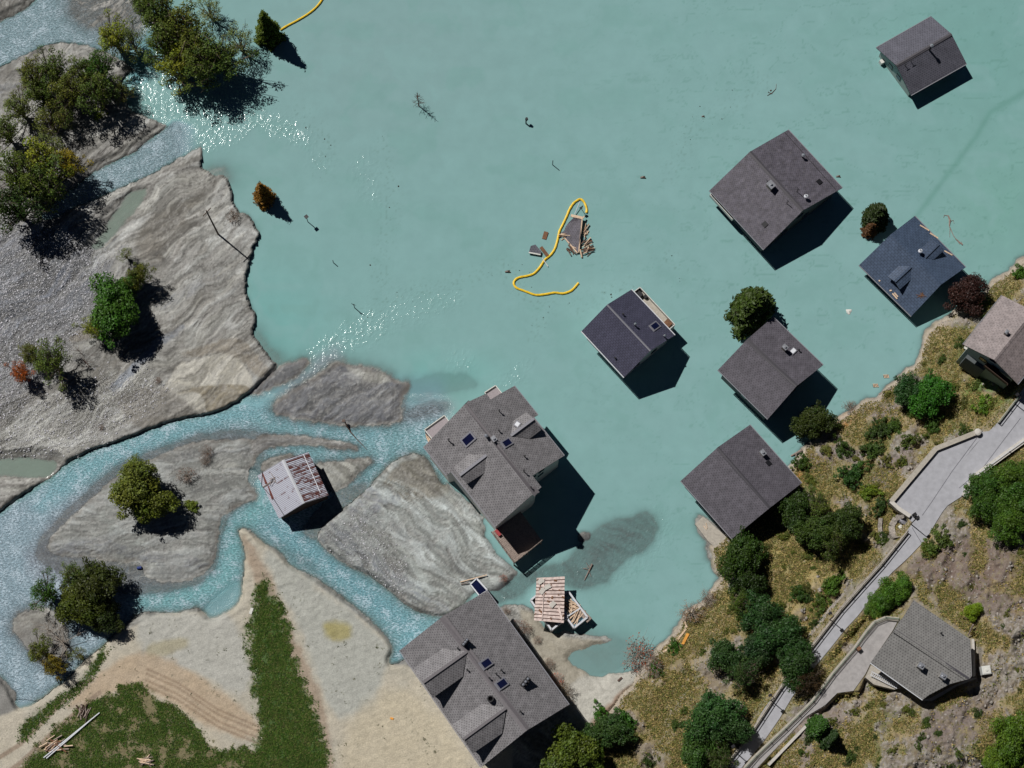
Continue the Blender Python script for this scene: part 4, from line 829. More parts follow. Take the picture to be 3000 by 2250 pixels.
for s_,x,y,k,hh in (('R',1463,1206,'vent',1.0),('R',1462,1263,'vent',.6),('R',1537,1338,'vent',.6),('L',1315,1292,'vent',1.3),('L',1425,1280,'flue',.8),('R',1535,1382,'vent',1.1),('R',1556,1429,'vent',.5)):
    vert(h6,s_,x,y,k,hgt=hh)
vert(h6,'L',1447,1289,'chimney',s=.8,hgt=.9); vert(h6,'L',1372.5,1287,'sky',s=1.25); vert(h6,'R',1484.6,1298,'sky',s=1.0)
# the bright roof light on the dormer
a=P(1515.5,1243,h6.pp('R',1515.5,1243).z+.9); m=MB(); m.box(a,1.0,.9,.12,math.radians(55)); o=m.build('skylight','trim_grey',h6.root); m=MB(); m.box(a+Vector((0,0,.13)),.65,.6,.02,math.radians(55)); m.build('pane','glass_lit',o)
parapet_box(h6.root,'flat_roof',[(1243.9,1259.7),(1302,1218),(1326,1250),(1275,1298)],6.6,'gravel_roof','plaster_white',-2.5,hp=.35,sub='parapet')
parapet_box(h6.root,'flat_roof',[(1420,1151),(1451.8,1130.4),(1474,1158),(1443,1182)],7.6,'gravel_roof','plaster_white',-2.5,hp=.35,sub='parapet')
m=MB(); a=P(1252,1278,4.6); m.bar(a,P(1262,1300,4.6),.5,.3); m.bar(P(1247,1272,4.8),P(1258,1295,4.8),.1,.8); m.build('balcony','wood_pale',h6.root)
# wooden deck with slatted rail
dk=[(1439.3,1560),(1505.8,1650.5),(1588,1585),(1524,1497)]; dz_=2.7
q=[P(*p,dz_) for p in dk]; m=MB(); n_=22
for k in range(n_):
    t0,t1=k/n_,(k+.9)/n_; a0=q[0].lerp(q[1],t0); a1=q[0].lerp(q[1],t1); b0=q[3].lerp(q[2],t0); b1=q[3].lerp(q[2],t1); m.slab([a0,a1,b1,b0][::-1],.08)
m.prism([p-Vector((0,0,.12)) for p in q][::-1],[p-Vector((0,0,.3)) for p in q][::-1])
for p in q[1:3]+[q[1].lerp(q[2],.5)]: c=sum(q,Vector((0,0,0)))/4; pp=p.lerp(c,.04); m.box(Vector((pp.x,pp.y,-2)),.2,.2,4.5)
deck=m.build('deck','wood_weathered',h6.root)
m=MB()
for a,b in ((q[0],q[1]),(q[1],q[2])):
    for zz in (.28,.52,.76,1.0): m.bar(a+Vector((0,0,zz)),b+Vector((0,0,zz)),.06,.13)
    for k in range(7): p=a.lerp(b,k/6); m.box(p,.09,.09,1.0)
m.build('deck_railing','wood_weathered',deck)
m=MB(); a=P(1459,1562,dz_); m.box(a,1.1,.5,.5,-.9); m.build('red_seat','red_paint',deck)
# long house on the sand
h7=house('house',[(1170.6,1905.3),(1295.4,1806.6),(1425.8,1730.6),(1666.3,2065),(1543.8,2139.8),(1410.4,2247.2)],7.6,11.9,
 'long grey slate roofed house with two gabled dormers facing the sand plain','slate_grey','plaster_white',zb=-.5,ridge_w=.55,og=.8,oe=.6,wins=[('SE',.42,7.4,1.0,1.3),('SE',.52,7.4,1.0,1.3),('SE',.62,7.4,1.0,1.3),('SE',.3,4.2,1.1,1.2),('SE',.7,4.2,1.1,1.2),('SW',.37,2.5,1.2,1.2)])
dormer(h7,'L',(1367.6,1909),(1239.7,1999.5),(1295.4,1900.3),(1208,1959.7),(1356,1982.5),(1267.6,2044.6),'slate_grey',drop_=2)
dormer(h7,'L',(1483,2073.6),(1358.3,2164.8),(1412.5,2062.8),(1324.6,2123.5),(1471,2148.5),(1385.4,2207),'slate_grey',drop_=2)
vert(h7,'R',1364,1884,'multi',hgt=1.0,s=.75); vert(h7,'R',1540,2000,'multi',hgt=1.2,s=1.0); vert(h7,'L',1437,2048,'round')
for s_,x,y in (('L',1341,1900),('L',1369,1963),('R',1469,1964),('R',1434,1987),('R',1525,2085)): vert(h7,s_,x,y,'vent')
vert(h7,'R',1454,1975,'vent',hgt=1.0); vert(h7,'R',1424,1944,'sky',s=1.1); vert(h7,'R',1470,2004,'sky',s=1.1)
# small lean-to with dark solar cover at its upper corner
m=MB(); q=[P(*p,3.0) for p in ((1378,1712),(1397,1694),(1428,1730),(1404,1745))]; m.prism(q[::-1],[p-Vector((0,0,3.6)) for p in q[::-1]]); o=m.build('lean_to','glass',h7.root)
m=MB(); 
for k in range(3): m.bar(q[k]+Vector((0,0,.1)),q[k+1]+Vector((0,0,.1)),.18,.2)
m.bar(q[3]+Vector((0,0,.1)),q[0]+Vector((0,0,.1)),.18,.2); m.build('lean_to_frame','metal_white',o)
m=MB(); m.bar(P(1398,1697,3.15),P(1426,1727,3.15),.22,.2); m.build('gutter','metal_white',o)
# rusty shed
h8=house('shed',[(753.7,1393.6),(829,1347.5),(903.6,1324),(962.6,1450.3),(888,1475.6),(817.5,1519.7)],4.0,5.7,
 'shed with rust streaked corrugated metal roof standing in the braided stream','rusty_sheet','wood_dark',zb=-1.5,og=.35,oe=.3,ridgemat='metal_white',ridge_w=.28,cat='shed',gut=False,zeL=3.2,zeR=3.9,th=.08)
me=h8.roof.data; nf=len(me.polygons); corr=[0.0]*nf; rust=[0.0]*nf
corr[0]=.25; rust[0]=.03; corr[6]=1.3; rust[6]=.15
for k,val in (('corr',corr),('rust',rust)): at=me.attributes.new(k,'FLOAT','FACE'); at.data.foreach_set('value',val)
m=MB()
for a_,b_,mm in (((889,1331),(939,1444),0),):
    m.bar(h8.pp('R',*a_)+Vector((0,0,.1)),h8.pp('R',*b_)+Vector((0,0,.1)),.1,.08)
m.build('roof_batten','metal_white',h8.roof)
m=MB(); m.tube([h8.pp('L',769,1384)+Vector((0,0,.08)),h8.pp('L',766,1423)+Vector((0,0,.08)),h8.pp('L',802,1462)+Vector((0,0,.08)),h8.pp('L',833,1511)+Vector((0,0,.08))],.045,5); m.build('loose_cable','metal_dark',h8.roof)
m=MB()
for (x0,y0,x1,y1) in ((769,1384,784,1415),(784,1415,803,1460)): 
    a=h8.pp('L',x0,y0); b=h8.pp('L',x1,y1); z=Vector((0,0,.02)); n=h8.n*.42; 
    m.prism([a+z-n*.3,a+z+n*.3,b+z+n,b+z-n][::-1],[a-n*.3,a+n*.3,b+n,b-n][::-1])
m.build('rust_patch',plain('rust_red',(96,40,30),.7),h8.roof)
m=MB()
for k in range(9):
    a=h8.pp('L',804+random.uniform(-5,8),1402+random.uniform(-6,12)); m.bar(a+Vector((0,0,.2)),a+Vector((random.uniform(-1,1),random.uniform(-1,1),.12)),.07,.06)
m.bar(h8.pp('L',771,1427)+Vector((0,0,.15)),h8.pp('L',800,1409)+Vector((0,0,.15)),.12,.1); m.build('snagged_branches','wood_weathered',h8.roof)
# blue roof with two dormers
h9=house('house',[(2517.5,776),(2608.7,687.4),(2679.2,633.2),(2828.6,783.3),(2757,833.9),(2670.2,926.1)],2.4,5.45,
 'house with slate blue tiled roof and two dormers beside the purple tree','tile_blue','plaster_dark',zb=-2.5,ridgemat='tile_blue',wins=[('SW',.5,.6,1,.8)],ridge_w=.3)
dormer(h9,'L',(2669.4,780.4),(2621.3,824.9),(2632,779.7),(2600.4,810.4),(2668.4,819.4),(2635.8,848.4),'tile_blue',ridge='tile_blue')
dormer(h9,'R',(2709.2,754.3),(2749.7,714.6),(2691.9,734.4),(2728,700),(2735.3,760.8),(2765.3,734.4),'tile_blue',ridge='tile_blue')
vert(h9,'R',2693,740,'dish')
m=MB()
for (x0,y0,x1,y1,s_) in ((2614,860,2628,876,'L'),(2606,852,2612,851,'L'),(2574,822,2578,824,'L'),(2695,660,2722,676,'R'),(2724,683,2748,698,'R'),(2766,735,2790,748,'R'),(2620,858,2630,870,'L')):
    m.bar(h9.pp(s_,x0,y0)+Vector((0,0,.12)),h9.pp(s_,x1,y1)+Vector((0,0,.12)),.22,.1)
m.build('stranded_boards','wood_pale',h9.roof)
m=MB()
for k in range(14):
    a=h9.pp('L',2700,866); t=random.uniform(0,6.28); r=random.uniform(.4,1.3); b=h9.pp('L',2700+math.cos(t)*r*14,866+math.sin(t)*r*10); m.bar(a+Vector((0,0,.12)),b+Vector((0,0,.1)),.06,.05)
m.build('stranded_twigs','wood_brown',h9.roof)
# right edge, brown slate
h10=house('house',[(2981,1125),(2912.3,1054.3),(2822,1009.8),(2936.2,865.6),(3026,910),(3095,981)],14,16.3,
 'house with pinkish brown slate roof cut off by the right edge of the view','slate_brown','plaster_grey',zb=3,og=.9,oe=.9,ridgemat='slate_brown',wins=[('NW',.62,10.6,1.1,1.2),('NW',.35,10.6,1.1,1.2),('NW',.5,13.2,1.0,.9)],ridge_w=.4)
vert(h10,'R',2946,977,'chimney',s=.6,hgt=.9)
m=MB(); q=[P(*p,9.2) for p in ((2842,1026),(2829,1048),(2882,1086),(2900,1068))]; m.prism(q[::-1] if True else q,[p-Vector((0,0,5)) for p in q[::-1]]); m.build('garage','plaster_dark',h10.root)
m=MB(); m.bar(P(2887,1066,11.5),P(2957,1122,11.5),1.0,.15); m.bar(P(2885,1070,12.4),P(2953,1124,12.4),.08,.9); m.build('balcony','wood_dark',h10.root)
m=MB(); m.slab([P(*p,9.9) for p in ((2826,1014),(2842,1024),(2839,1030),(2824,1020))][::-1],.3); m.build('porch_roof','concrete_pale',h10.root)
# grey roofed hill house
h11=house('house',[(2550.3,1941.8),(2619.6,1845.8),(2676.8,1758),(2843.3,1873.5),(2838,1988),(2702.8,2050.3)],16.6,18.7,
 'grey slate roofed house with two chimneys on the rocky hillside above the road','slate_hill','plaster_white',zb=12.4,og=1.2,oe=.9,ridgemat='ridge_dark',ridge_w=.18,
 slopes={'L':[(2550.3,1941.8),(2702.8,2050.3),(2722,2036),(2784,2003.5),(2828,1992),(2619.6,1845.8)],'R':[(2616,1851),(2636,1818),(2644,1811),(2676.8,1758),(2843.3,1873.5),(2847.8,1979.3),(2840,1989),(2828,1992)]},gut=False)
g=MB(); g.bar(h11.pp('L',2550,1942),h11.pp('L',2703,2050.5),.2,.15); g.build('gutter','metal_white',h11.root)
vert(h11,'L',2694,1953,'chimney',s=.9,hgt=1.2); vert(h11,'L',2759,1983,'chimney',s=.9,hgt=1.1); vert(h11,'R',2756,1856,'vent')

# ------------------------------------------------------------------ wrecked outbuilding
def gz(x,y): return Zat(x,y)
root=empty('wrecked_hut',P(1620,1770,0),'wrecked hut whose slatted wooden roof has slid off its pale walls','hut')
def tray(name,px,z,zb,wm,fm,hw=1.0,wth=.28):
    q=[P(*p,z) for p in px]; ar=sum(q[k].x*q[(k+1)%4].y-q[(k+1)%4].x*q[k].y for k in range(4)); q=q[::-1] if ar<0 else q
    m=MB(); 
    for k in range(4): m.bar(q[k],q[(k+1)%4],wth,z-zb)
    o=m.build(name,wm,root); f=MB(); f.prism([p-Vector((0,0,hw)) for p in q],[p-Vector((0,0,hw+.2)) for p in q]); f.build('floor',fm,o); return o,q
tray('wall',[(1555,1758),(1616,1845),(1663,1806),(1601,1718)],2.2,-1,'metal_white','floor_grey')
tray('wall',[(1625,1762),(1664,1731),(1721,1808),(1682,1839)],2.0,-1,'metal_white','blue_floor',hw=.8)
m=MB(); m.bar(P(1662,1806,1.9),P(1703,1780,1.9),.2,.9); m.build('partition','metal_white',root)
m=MB()
q=[P(*p,z) for p,z in (((1572,1697),3.4),((1654.4,1692.7),3.4),((1651.9,1821.4),3.0),((1564.6,1813.8),3.0))]
q=q[::-1]; D_,C_,B_,A_=q
N=12
for k in range(N):
    t0,t1=k/N,(k+.86)/N; a0=A_.lerp(D_,t0); a1=A_.lerp(D_,t1); b0=B_.lerp(C_,t0); b1=B_.lerp(C_,t1)
A2,B2,C2,D2=[P(*p,z) for p,z in (((1572,1697),3.4),((1654.4,1692.7),3.4),((1651.9,1821.4),3.0),((1564.6,1813.8),3.0))]
m.slab([A2,D2,C2,B2],.12); rf=m.build('roof',plain('wood_roof',(92,66,60),.8,var=.4,scale=3.5),root)
m=MB()
for k in range(13):
    t=k/12; a=A2.lerp(D2,t); b=B2.lerp(C2,t); m.bar(a+Vector((0,0,.07)),b+Vector((0,0,.07)),.40,.07)
m.bar(A2.lerp(B2,.27)+Vector((0,0,.2)),D2.lerp(C2,.27)+Vector((0,0,.2)),.12,.2); m.bar(P(1636,1775,3.3),P(1646,1815,3.25),.32,.14)
m.build('roof_batten',plain('batten',(206,188,182),.8,var=.35,scale=2.0),rf)
m=MB()
for k in range(26):
    s_,t=random.random(),random.random(); s_=min(max(s_,.03),.97); p=A2.lerp(B2,s_).lerp(D2.lerp(C2,s_),t)+Vector((0,0,.02)); m.box(p,random.uniform(.12,.5),random.uniform(.1,.3),.1,random.uniform(0,3))
m.build('roof_litter','wood_brown',rf)['kind']='stuff'
m=MB()
for k in range(4): s_=[.05,.12,.5,.3][k]; t=[.06,.3,.62,.2][k]; p=A2.lerp(B2,s_+.1).lerp(D2.lerp(C2,s_+.1),t)+Vector((0,0,.2)); m.box(p,1.0,.7,.05,random.uniform(0,1))
m.build('torn_sheet','concrete_pale',rf)
m=MB()
for k in range(34):
    c=P(random.uniform(1660,1690),random.uniform(1764,1790),1.4+random.uniform(0,.5)); t=random.gauss(2.6,.5); d=Vector((math.cos(t),math.sin(t),0))*random.uniform(.5,1.4); m.bar(c-d,c+d+Vector((0,0,random.uniform(-.15,.15))),.13,.1)
for k in range(14):
    c=P(random.uniform(1680,1702),random.uniform(1797,1812),1.5+random.uniform(0,.4)); t=random.gauss(.9,.25); d=Vector((math.cos(t),math.sin(t),0))*random.uniform(.5,1.5); m.bar(c-d,c+d,.13,.1)
tag(m.build('broken_timber','wood_pale',None,P(1675,1785,0)),'pile of broken pale boards lying inside the walls of the wrecked hut','timber pile')
m=MB(); m.box(P(1712,1803,1.2),1.0,2.3,.5,.75); tag(m.build('crate','wood_weathered',None,P(1712,1803,1.2)),'weathered wooden crate tipped over the far corner of the wrecked hut','crate')

# ------------------------------------------------------------------ floating boom and wreckage
def tubes(name,px,rad,mat,z=.12,label='',cat='',bump_=.0):
    m=MB(); pts=[]; 
    P2=[np.array(p,float) for p in px]; 
    for i in range(len(P2)-1):
        p0=P2[max(i-1,0)];p1=P2[i];p2=P2[i+1];p3=P2[min(i+2,len(P2)-1)]
        n=max(2,int(np.hypot(*(p2-p1))/4))
        for k in range(n):
            t=k/n; q=.5*((2*p1)+(-p0+p2)*t+(2*p0-5*p1+4*p2-p3)*t*t+(-p0+3*p1-3*p2+p3)*t**3); pts.append(q)
    pts.append(P2[-1]); r=[rad*(1+bump_*math.sin(i*1.9)+.05*random.uniform(-1,1)) for i in range(len(pts))]
    m.tube([P(*q,z) for q in pts],r,8); return one(m,name,mat,label,cat,smooth=True)
tubes('containment_boom',[(1717.5,623.7),(1719,613.5),(1714.6,599),(1708.8,589),(1700,583),(1691.5,586.8),(1680,595.4),(1668.3,613.5),(1661,631),(1651,652.6),(1639.4,675.7),(1636.5,687.3),(1632,707.6),(1625,729),(1613,746.6),(1596,761),(1581.5,782.8),(1567,798.7),(1555.5,805),(1540,809),(1523,812),(1511,818),(1505,826.7),(1507,837),(1515.7,844.8),(1530,850),(1544.7,855.6),(1570,864),(1597,862),(1624,857.4),(1640,859),(1653,859),(1675,850),(1694.8,828.5)],.19,'boom_yellow',label='long yellow floating boom curling past the wreckage in the middle of the lake',cat='floating boom',bump_=.08)
tubes('containment_boom',[(821,88),(840,76),(870,60),(900,42),(925,22),(945,-4),(960,-40),(990,-90)],.18,'boom_yellow',label='yellow floating boom running from the lone conifer to the top edge',cat='floating boom',bump_=.06)
def pslab(px,z0,th,zs=None): 
    q=[P(*p,(zs[i] if zs else z0)) for i,p in enumerate(px)]; ar=sum(q[k].x*q[(k+1)%len(q)].y-q[(k+1)%len(q)].x*q[k].y for k in range(len(q)))
    return q if ar>0 else q[::-1]
def Z(x,y): return (1460+x/6.9125,560+y/6.9125)
root=empty('roof_wreck',P(1680,680,0),'torn off grey slate roof section floating inside the upper loop of the yellow boom','roof wreck')
m=MB(); px=[Z(*p) for p in ((1530,530),(1690,560),(1660,900),(1610,1240),(1480,1120),(1380,1010),(1265,850),(1330,800),(1360,720),(1410,650),(1470,590))]
zs=[.9,.9,1.0,.35,.25,.2,.1,.15,.3,.5,.7]; q=pslab(px,.5,.1,zs); 
m.face(q,uv=[(p.x,p.y) for p in q],mi=0); b=[p-Vector((0,0,.5)) for p in q]; m.face(b[::-1],mi=1)
for k in range(len(q)): j=(k+1)%len(q); m.face([b[k],b[j],q[j],q[k]],mi=1)
m.build('roof_panel',['slate_mottled','wood_wet'],root)
m=MB(); m.bar(P(*Z(1700,540),1.1),P(*Z(1625,1240),.5),.18,.2); m.bar(P(*Z(1470,490),.9),P(*Z(1700,540),1.0),.45,.2); m.bar(P(*Z(1270,860),.25),P(*Z(1600,1250),.4),.2,.2); m.bar(P(*Z(1655,1180),.6),P(*Z(1690,1340),.3),.22,.2); m.bar(P(*Z(1740,500),.9),P(*Z(1690,580),1.1),.2,.2); m.build('roof_edge','wood_pale',root)
m=MB()
for k in range(60):
    c=random.choice([(1760,1080,70,90,.9),(1500,1190,90,70,-.9),(1810,1200,70,50,.5),(1330,880,50,50,.3),(1770,800,30,80,1.2)])
    a=P(*Z(c[0]+random.uniform(-1,1)*c[2],c[1]+random.uniform(-1,1)*c[3]),.15+random.uniform(0,.3)); t=c[4]+random.uniform(-.5,.5); d=Vector((math.cos(t),math.sin(t),0))*random.uniform(.3,.95); m.bar(a-d,a+d,random.uniform(.06,.16),.1,mi=random.choice((0,0,1,2)))
tag(m.build('floating_timber',['wood_wet','wood_brown','wood_pale'],None,P(*Z(1700,1150),0)),'tangle of broken brown and pale timber floating along the torn roof section','driftwood')
root=empty('roof_wreck',P(1568,730,0),'small slate roof fragment with snapped rafters left of the yellow boom','roof wreck')
m=MB(); q=pslab([Z(*p) for p in ((655,1110),(750,1080),(870,1220),(860,1300),(620,1230))],.5,.1,[.6,.6,.5,.4,.4]); m.prism(q,[p-Vector((0,0,.4)) for p in q]); m.build('roof_panel','slate_black',root)
m=MB(); m.bar(P(*Z(615,1240),.55),P(*Z(855,1285),.5),.2,.2); m.bar(P(*Z(885,1345),.5),P(*Z(1005,1525),.2),.13,.12); m.build('rafter','plaster_white',root)
m=MB(); m.bar(P(*Z(860,1130),.45),P(*Z(1000,1310),.35),.55,.15); m.build('plank_panel','wood_brown',root)
for (x0,y0,x1,y1,wd,lab) in ((970,820,925,970,.7,'short brown plywood board floating left of the yellow boom'),(235-1460+1460,0,0,0,0,'')):
    if wd: m=MB(); m.bar(P(*Z(x0,y0),.2),P(*Z(x1,y1),.12),wd,.12); one(m,'plank','wood_brown',lab,'board')
m=MB(); m.tube([P(1684,627,.3),P(1699,590,.9)],.07,6); one(m,'pole','metal_white','thin white pole leaning between the roof section and the boom','pole')
m=MB(); m.tube([P(1702,610,-1),P(1702,610,1.6)],.05,6); m.box(P(1702,610,1.6),.45,.3,.3,.5); one(m,'marker_post','metal_dark','black marker post inside the top loop of the yellow boom','post')
def post(px,h,label,head=None,lean=0,rad=.07):
    b=P(*px,0); m=MB(); m.tube([b-Vector((0,0,1.5)),b+Vector((0,0,h))],rad,6)
    if head=='board': m.box(b+Vector((0,0,h)),.6,.6,.08,.7)
    if head=='bin': m.tube([b+Vector((0,0,h-.1)),b+Vector((.1,.25,h+.1)),b+Vector((.1,.25,h+.5))],[.1,.28,.22],8)
    if head=='twig':
        for k in range(5): m.tube([b+Vector((0,0,h*.7)),b+Vector((random.uniform(-.4,.4),random.uniform(-.4,.4),h+random.uniform(-.2,.3)))],.03,4)
    return one(m,'post','metal_dark',label,'post')
post((902,650),2.6,'dark post topped by a square board standing in the lake','board')
post((1039,902),2.1,'short dark post with twigs on it near the sparkling current','twig')
post((977,770),1.3,'thin bare post standing alone below the square topped post')
post((1619,483),2.0,'thin bare post standing alone above the yellow boom')
post((1541,362),1.2,'dark curved post with a drum shaped head in the open lake','bin',rad=.12)
# power pole on the mud
b=P(640,687,gz(640,687)); m=MB(); m.tube([b-Vector((0,0,.5)),b+Vector((-.5,.6,10.2))],[.16,.11],8); t_=b+Vector((-.5,.6,9.6)); m.bar(t_+Vector((.6,.7,0)),t_+Vector((-.6,-.7,0)),.12,.12); one(m,'power_pole','wood_dark','tall leaning dark power pole with a crossarm on the mudflat','pole')
m=MB(); b=P(1020,1246,0); m.tube([P(1010,1235,1.2),P(1018,1252,.6),P(1026,1262,.1)],.1,6); m.tube([P(1024,1262,.1),P(1044,1285,.05),P(1076,1318,.05)],[.12,.07,.04],5); m.box(P(1007,1234,1.0),.5,.4,.4); one(m,'snagged_branch','wood_wet','dark branch wreck snagged in the fast stream below the grey gravel island','branch')
for k,(x,y,s_,lab) in enumerate([(1884,521,.3,'dark stump breaking the surface left of the mottled slate chalet'),(1488,797,.3,'small brown log floating left of the lower boom loop'),(2456,518,.25,'dark stump beside the right corner of the mottled slate chalet'),(2060,342,.18,'small twig raft floating on the open lake above the mottled slate chalet')]):
    m=MB(); b=P(x,y,0); m.tube([b+Vector((-s_*1.5,0,.03)),b+Vector((0,.1,s_*.5)),b+Vector((s_*1.5,-.1,.03))],[s_*.5,s_*.7,s_*.3],6); m.tube([b,b+Vector((s_,s_,.1))],.05,4); one(m,'driftwood','wood_wet',lab,'driftwood')
m=MB()
for pts,r in ([(2778,632),(2783,645),(2781,662),(2793,690),(2812,715)],[.12,.18,.08,.06,.05]),([(2778,632),(2767,630),(2764,637)],[.08,.05,.03]),([(2781,650),(2793,645),(2795,655)],[.05,.04,.03]),([(2783,665),(2782,695)],[.05,.02]),([(2800,700),(2820,717),(2816,708)],[.1,.12,.05]):
    m.tube([P(*p,.06) for p in pts],r,5)
one(m,'driftwood','wood_weathered','long bare tree limb floating beyond the blue roof','driftwood')
m=MB()
for pts,r in ([(2248,280),(2262,272),(2273,260),(2274,246)],[.05,.07,.05,.03]),([(2250,270),(2262,275)],[.05,.05]),([(2256,266),(2260,264)],[.12,.12]): m.tube([P(*p,.05) for p in pts],r,5)
one(m,'driftwood','wood_wet','curved twig raft floating between the two topmost houses','driftwood')
for k,(x0,y0,x1,y1,lab) in enumerate([(2317,1336,2350,1318,'forked log propped against the shore behind the weathered roof'),(2575,1195-40,2610,1178-40,'grey log resting on the shoreline rocks right of the plum roof')]):
    m=MB(); m.tube([P(x0,y0,.1),P(x1,y1,.7)],[.12,.2],6); m.tube([P((x0+x1)/2,(y0+y1)/2,.4),P((x0+x1)/2-2,(y0+y1)/2+12,.3)],[.12,.08],5); one(m,'log','wood_weathered',lab,'log')
for x,y,lab in ((2596,1103,'upper of two pale crates awash by the right shore'),(2565,1130,'lower of two pale crates awash by the right shore')):
    m=MB(); b=P(x,y,-.1)
    for k in range(4): m.box(b+Vector((k*.22-.33,0,.02)),.12,.6,.2,.2)
    m.box(b,.9,.5,.1,.2); one(m,'crate','wood_pale',lab,'crate')
m=MB(); 
for k in range(10):
    a0,a1=k*.63,(k+1)*.63; c=P(2487,912,.1); r0,r1=.45*(1+.3*math.sin(a0*3)),.45*(1+.3*math.sin(a1*3)); m.face([c+Vector((0,0,.12)),c+Vector((math.cos(a0)*r0,math.sin(a0)*r0,-.05)),c+Vector((math.cos(a1)*r1,math.sin(a1)*r1,-.05))])
m.tube([P(2484,914,.05),P(2480,918,.05)],.06,4); one(m,'tarp','plaster_white','crumpled white tarp floating between the blue roof and the tall conifer','tarp')
m=MB(); m.tube([P(1735,1652,.25),P(1712,1700,.1)],[.12,.06],5); m.tube([P(1722,1668,.2),P(1708,1665,.1)],.06,4); m.tube([P(1724,1668,.2),P(1732,1690,.05)],.04,4)
for k in range(6): m.tube([P(1724,1660,.3),P(1724+random.uniform(-12,8),1655+random.uniform(-8,12),.3)],.035,4)
one(m,'driftwood','wood_weathered','bare tree top stranded on the dark silt plume above the wrecked hut','driftwood')

# ------------------------------------------------------------------ road, yard, drive
def ribbon(name,L,R,zf,mat,label=None,off=0.0,th=.3):
    """sheet between two edge lines with side skirts"""
    def resample(p,n):
        p=np.array(p,float); d=np.r_[0,np.cumsum(np.hypot(*np.diff(p,axis=0).T))]; t=np.linspace(0,d[-1],n); return np.stack([np.interp(t,d,p[:,0]),np.interp(t,d,p[:,1])],1)
    n=60; a=resample(L,n); b=resample(R,n); m=MB()
    A=[P(x,y,float(zf(x,y))+off) for x,y in a]; B=[P(x,y,float(zf(x,y))+off) for x,y in b]
    for k in range(n-1):
        m.face([A[k],B[k],B[k+1],A[k+1]]); z=Vector((0,0,th)); m.face([A[k]-z,A[k],A[k+1]-Vector((0,0,0)),A[k+1]-z]); m.face([B[k],B[k]-z,B[k+1]-z,B[k+1]])
    o=m.build(name,mat); return tag(o,None,None,kind='structure')
ribbon('road',ROAD_L,ROAD_R,road_z,'asphalt')
q=[P(*p,road_z(*p)-.004) for p in YARD]; m=MB(); m.face(q if (q[1]-q[0]).cross(q[2]-q[1]).z>0 else q[::-1]); tag(m.build('parking_area','asphalt'),None,None,kind='structure')
dl=[(2110,2330),(2190,2240),(2235,2195),(2381,2055),(2440,1975),(2504,1900),(2562,1824),(2594,1811),(2632,1815)]
dr=[(2150,2340),(2200,2270),(2251,2215),(2300,2165),(2363,2098),(2417,2066),(2453,2030),(2500,2024),(2535,1975),(2551,1942),(2616,1846)]
ribbon('driveway',dl,dr,lambda x,y: float(drive_z(x)),'asphalt_worn')
m=MB()
for pts in ([(2878,1262),(2790,1380),(2730,1470),(2702,1510)],[(2990,1225),(2940,1290),(2880,1370),(2810,1430)],[(2672,1545),(2690,1575),(2700,1590)]):
    for a,b in zip(pts[:-1],pts[1:]):
        a3=P(*a,road_z(*a)+.008); b3=P(*b,road_z(*b)+.008); d=(b3-a3).normalized(); n=Vector((-d.y,d.x,0))*.045; m.face([a3-n,b3-n,b3+n,a3+n])
tag(m.build('tar_seam','tar'),None,None,kind='structure')
def wallrun(name,px,zf,h,wd,mat,label,cat,zb=None,group=None,cap=None):
    m=MB(); pts=[P(x,y,float(zf(x,y))) for x,y in px]
    for a,b in zip(pts[:-1],pts[1:]):
        d=(b-a).normalized(); m.bar(a-d*wd*.3+Vector((0,0,h)),b+d*wd*.3+Vector((0,0,h+.001)),wd,h+(zb or .6))
    o=one(m,name,mat,label,cat,group); 
    return o
wallrun('parapet_wall',[(2855,1270),(2740,1316),(2612,1468)],road_z,.55,.75,'concrete','pale concrete parapet bending round the outer side of the parking area','wall')
wallrun('parapet_wall',[(2610,1472),(2632,1492),(2662,1512)],road_z,.55,.6,'concrete_pale','short concrete parapet closing the lower end of the parking area','wall')
m=MB(); b=P(2862,1268,road_z(2862)); m.tube([b,b+Vector((0,0,.75)),b+Vector((0,0,.85))],[.55,.55,.3],10); one(m,'bollard','concrete_pale','round white stone at the upper end of the parking parapet','bollard')
# battered retaining wall under the road
RW=[(2120,2247),(2200,2140),(2283,2013),(2370,1898),(2460,1782),(2525,1709),(2580,1648),(2656,1556)]
m=MB(); z_=Vector((0,0,0)); pr=None
for i,(x,y) in enumerate(RW):
    wd=34 if 1800>y or i>3 else 16; 
    wd=[6,8,12,34,38,36,30,14][i]
    t=P(x,y,road_z(x)+.05); dx,dy=-.8*wd,-.6*wd; f=P(x+dx,y+dy,road_z(x)-[2,2,2.5,4.2,4.5,4.2,3.5,2][i]); 
    if pr: m.face([pr[1],f,t,pr[0]][::-1]); m.face([pr[0],t,t-Vector((-.45,-.3,0)),pr[0]-Vector((-.45,-.3,0))][::-1])
    pr=(t,f)
one(m,'retaining_wall','stone_wall','battered rubble stone retaining wall holding up the lower side of the road','wall')
def railing(px,zf,label,mat='metal_green',h=1.0,step=2.2,base=True,curbmat='concrete',group=None,cw=.3):
    pts=[P(x,y,float(zf(x,y))) for x,y in px]; root=empty('railing',pts[0],label,'railing',group)
    m=MB(); 
    for a,b in zip(pts[:-1],pts[1:]):
        for zz in (h,h*.55): m.bar(a+Vector((0,0,zz)),b+Vector((0,0,zz)),.09,.08)
    m.build('rail',mat,root)
    if base:
        m=MB()
        for a,b in zip(pts[:-1],pts[1:]): m.bar(a+Vector((0,0,.25)),b+Vector((0,0,.251)),cw,.6)
        m.build('curb',curbmat,root)
    d=0
    for a,b in zip(pts[:-1],pts[1:]):
        L=(b-a).length; n=max(1,int(L/step))
        for k in range(n+(b is pts[-1])): p=a.lerp(b,k/n); m=MB(); m.box(p,.09,.09,h); m.build('post',mat,root)
    return root
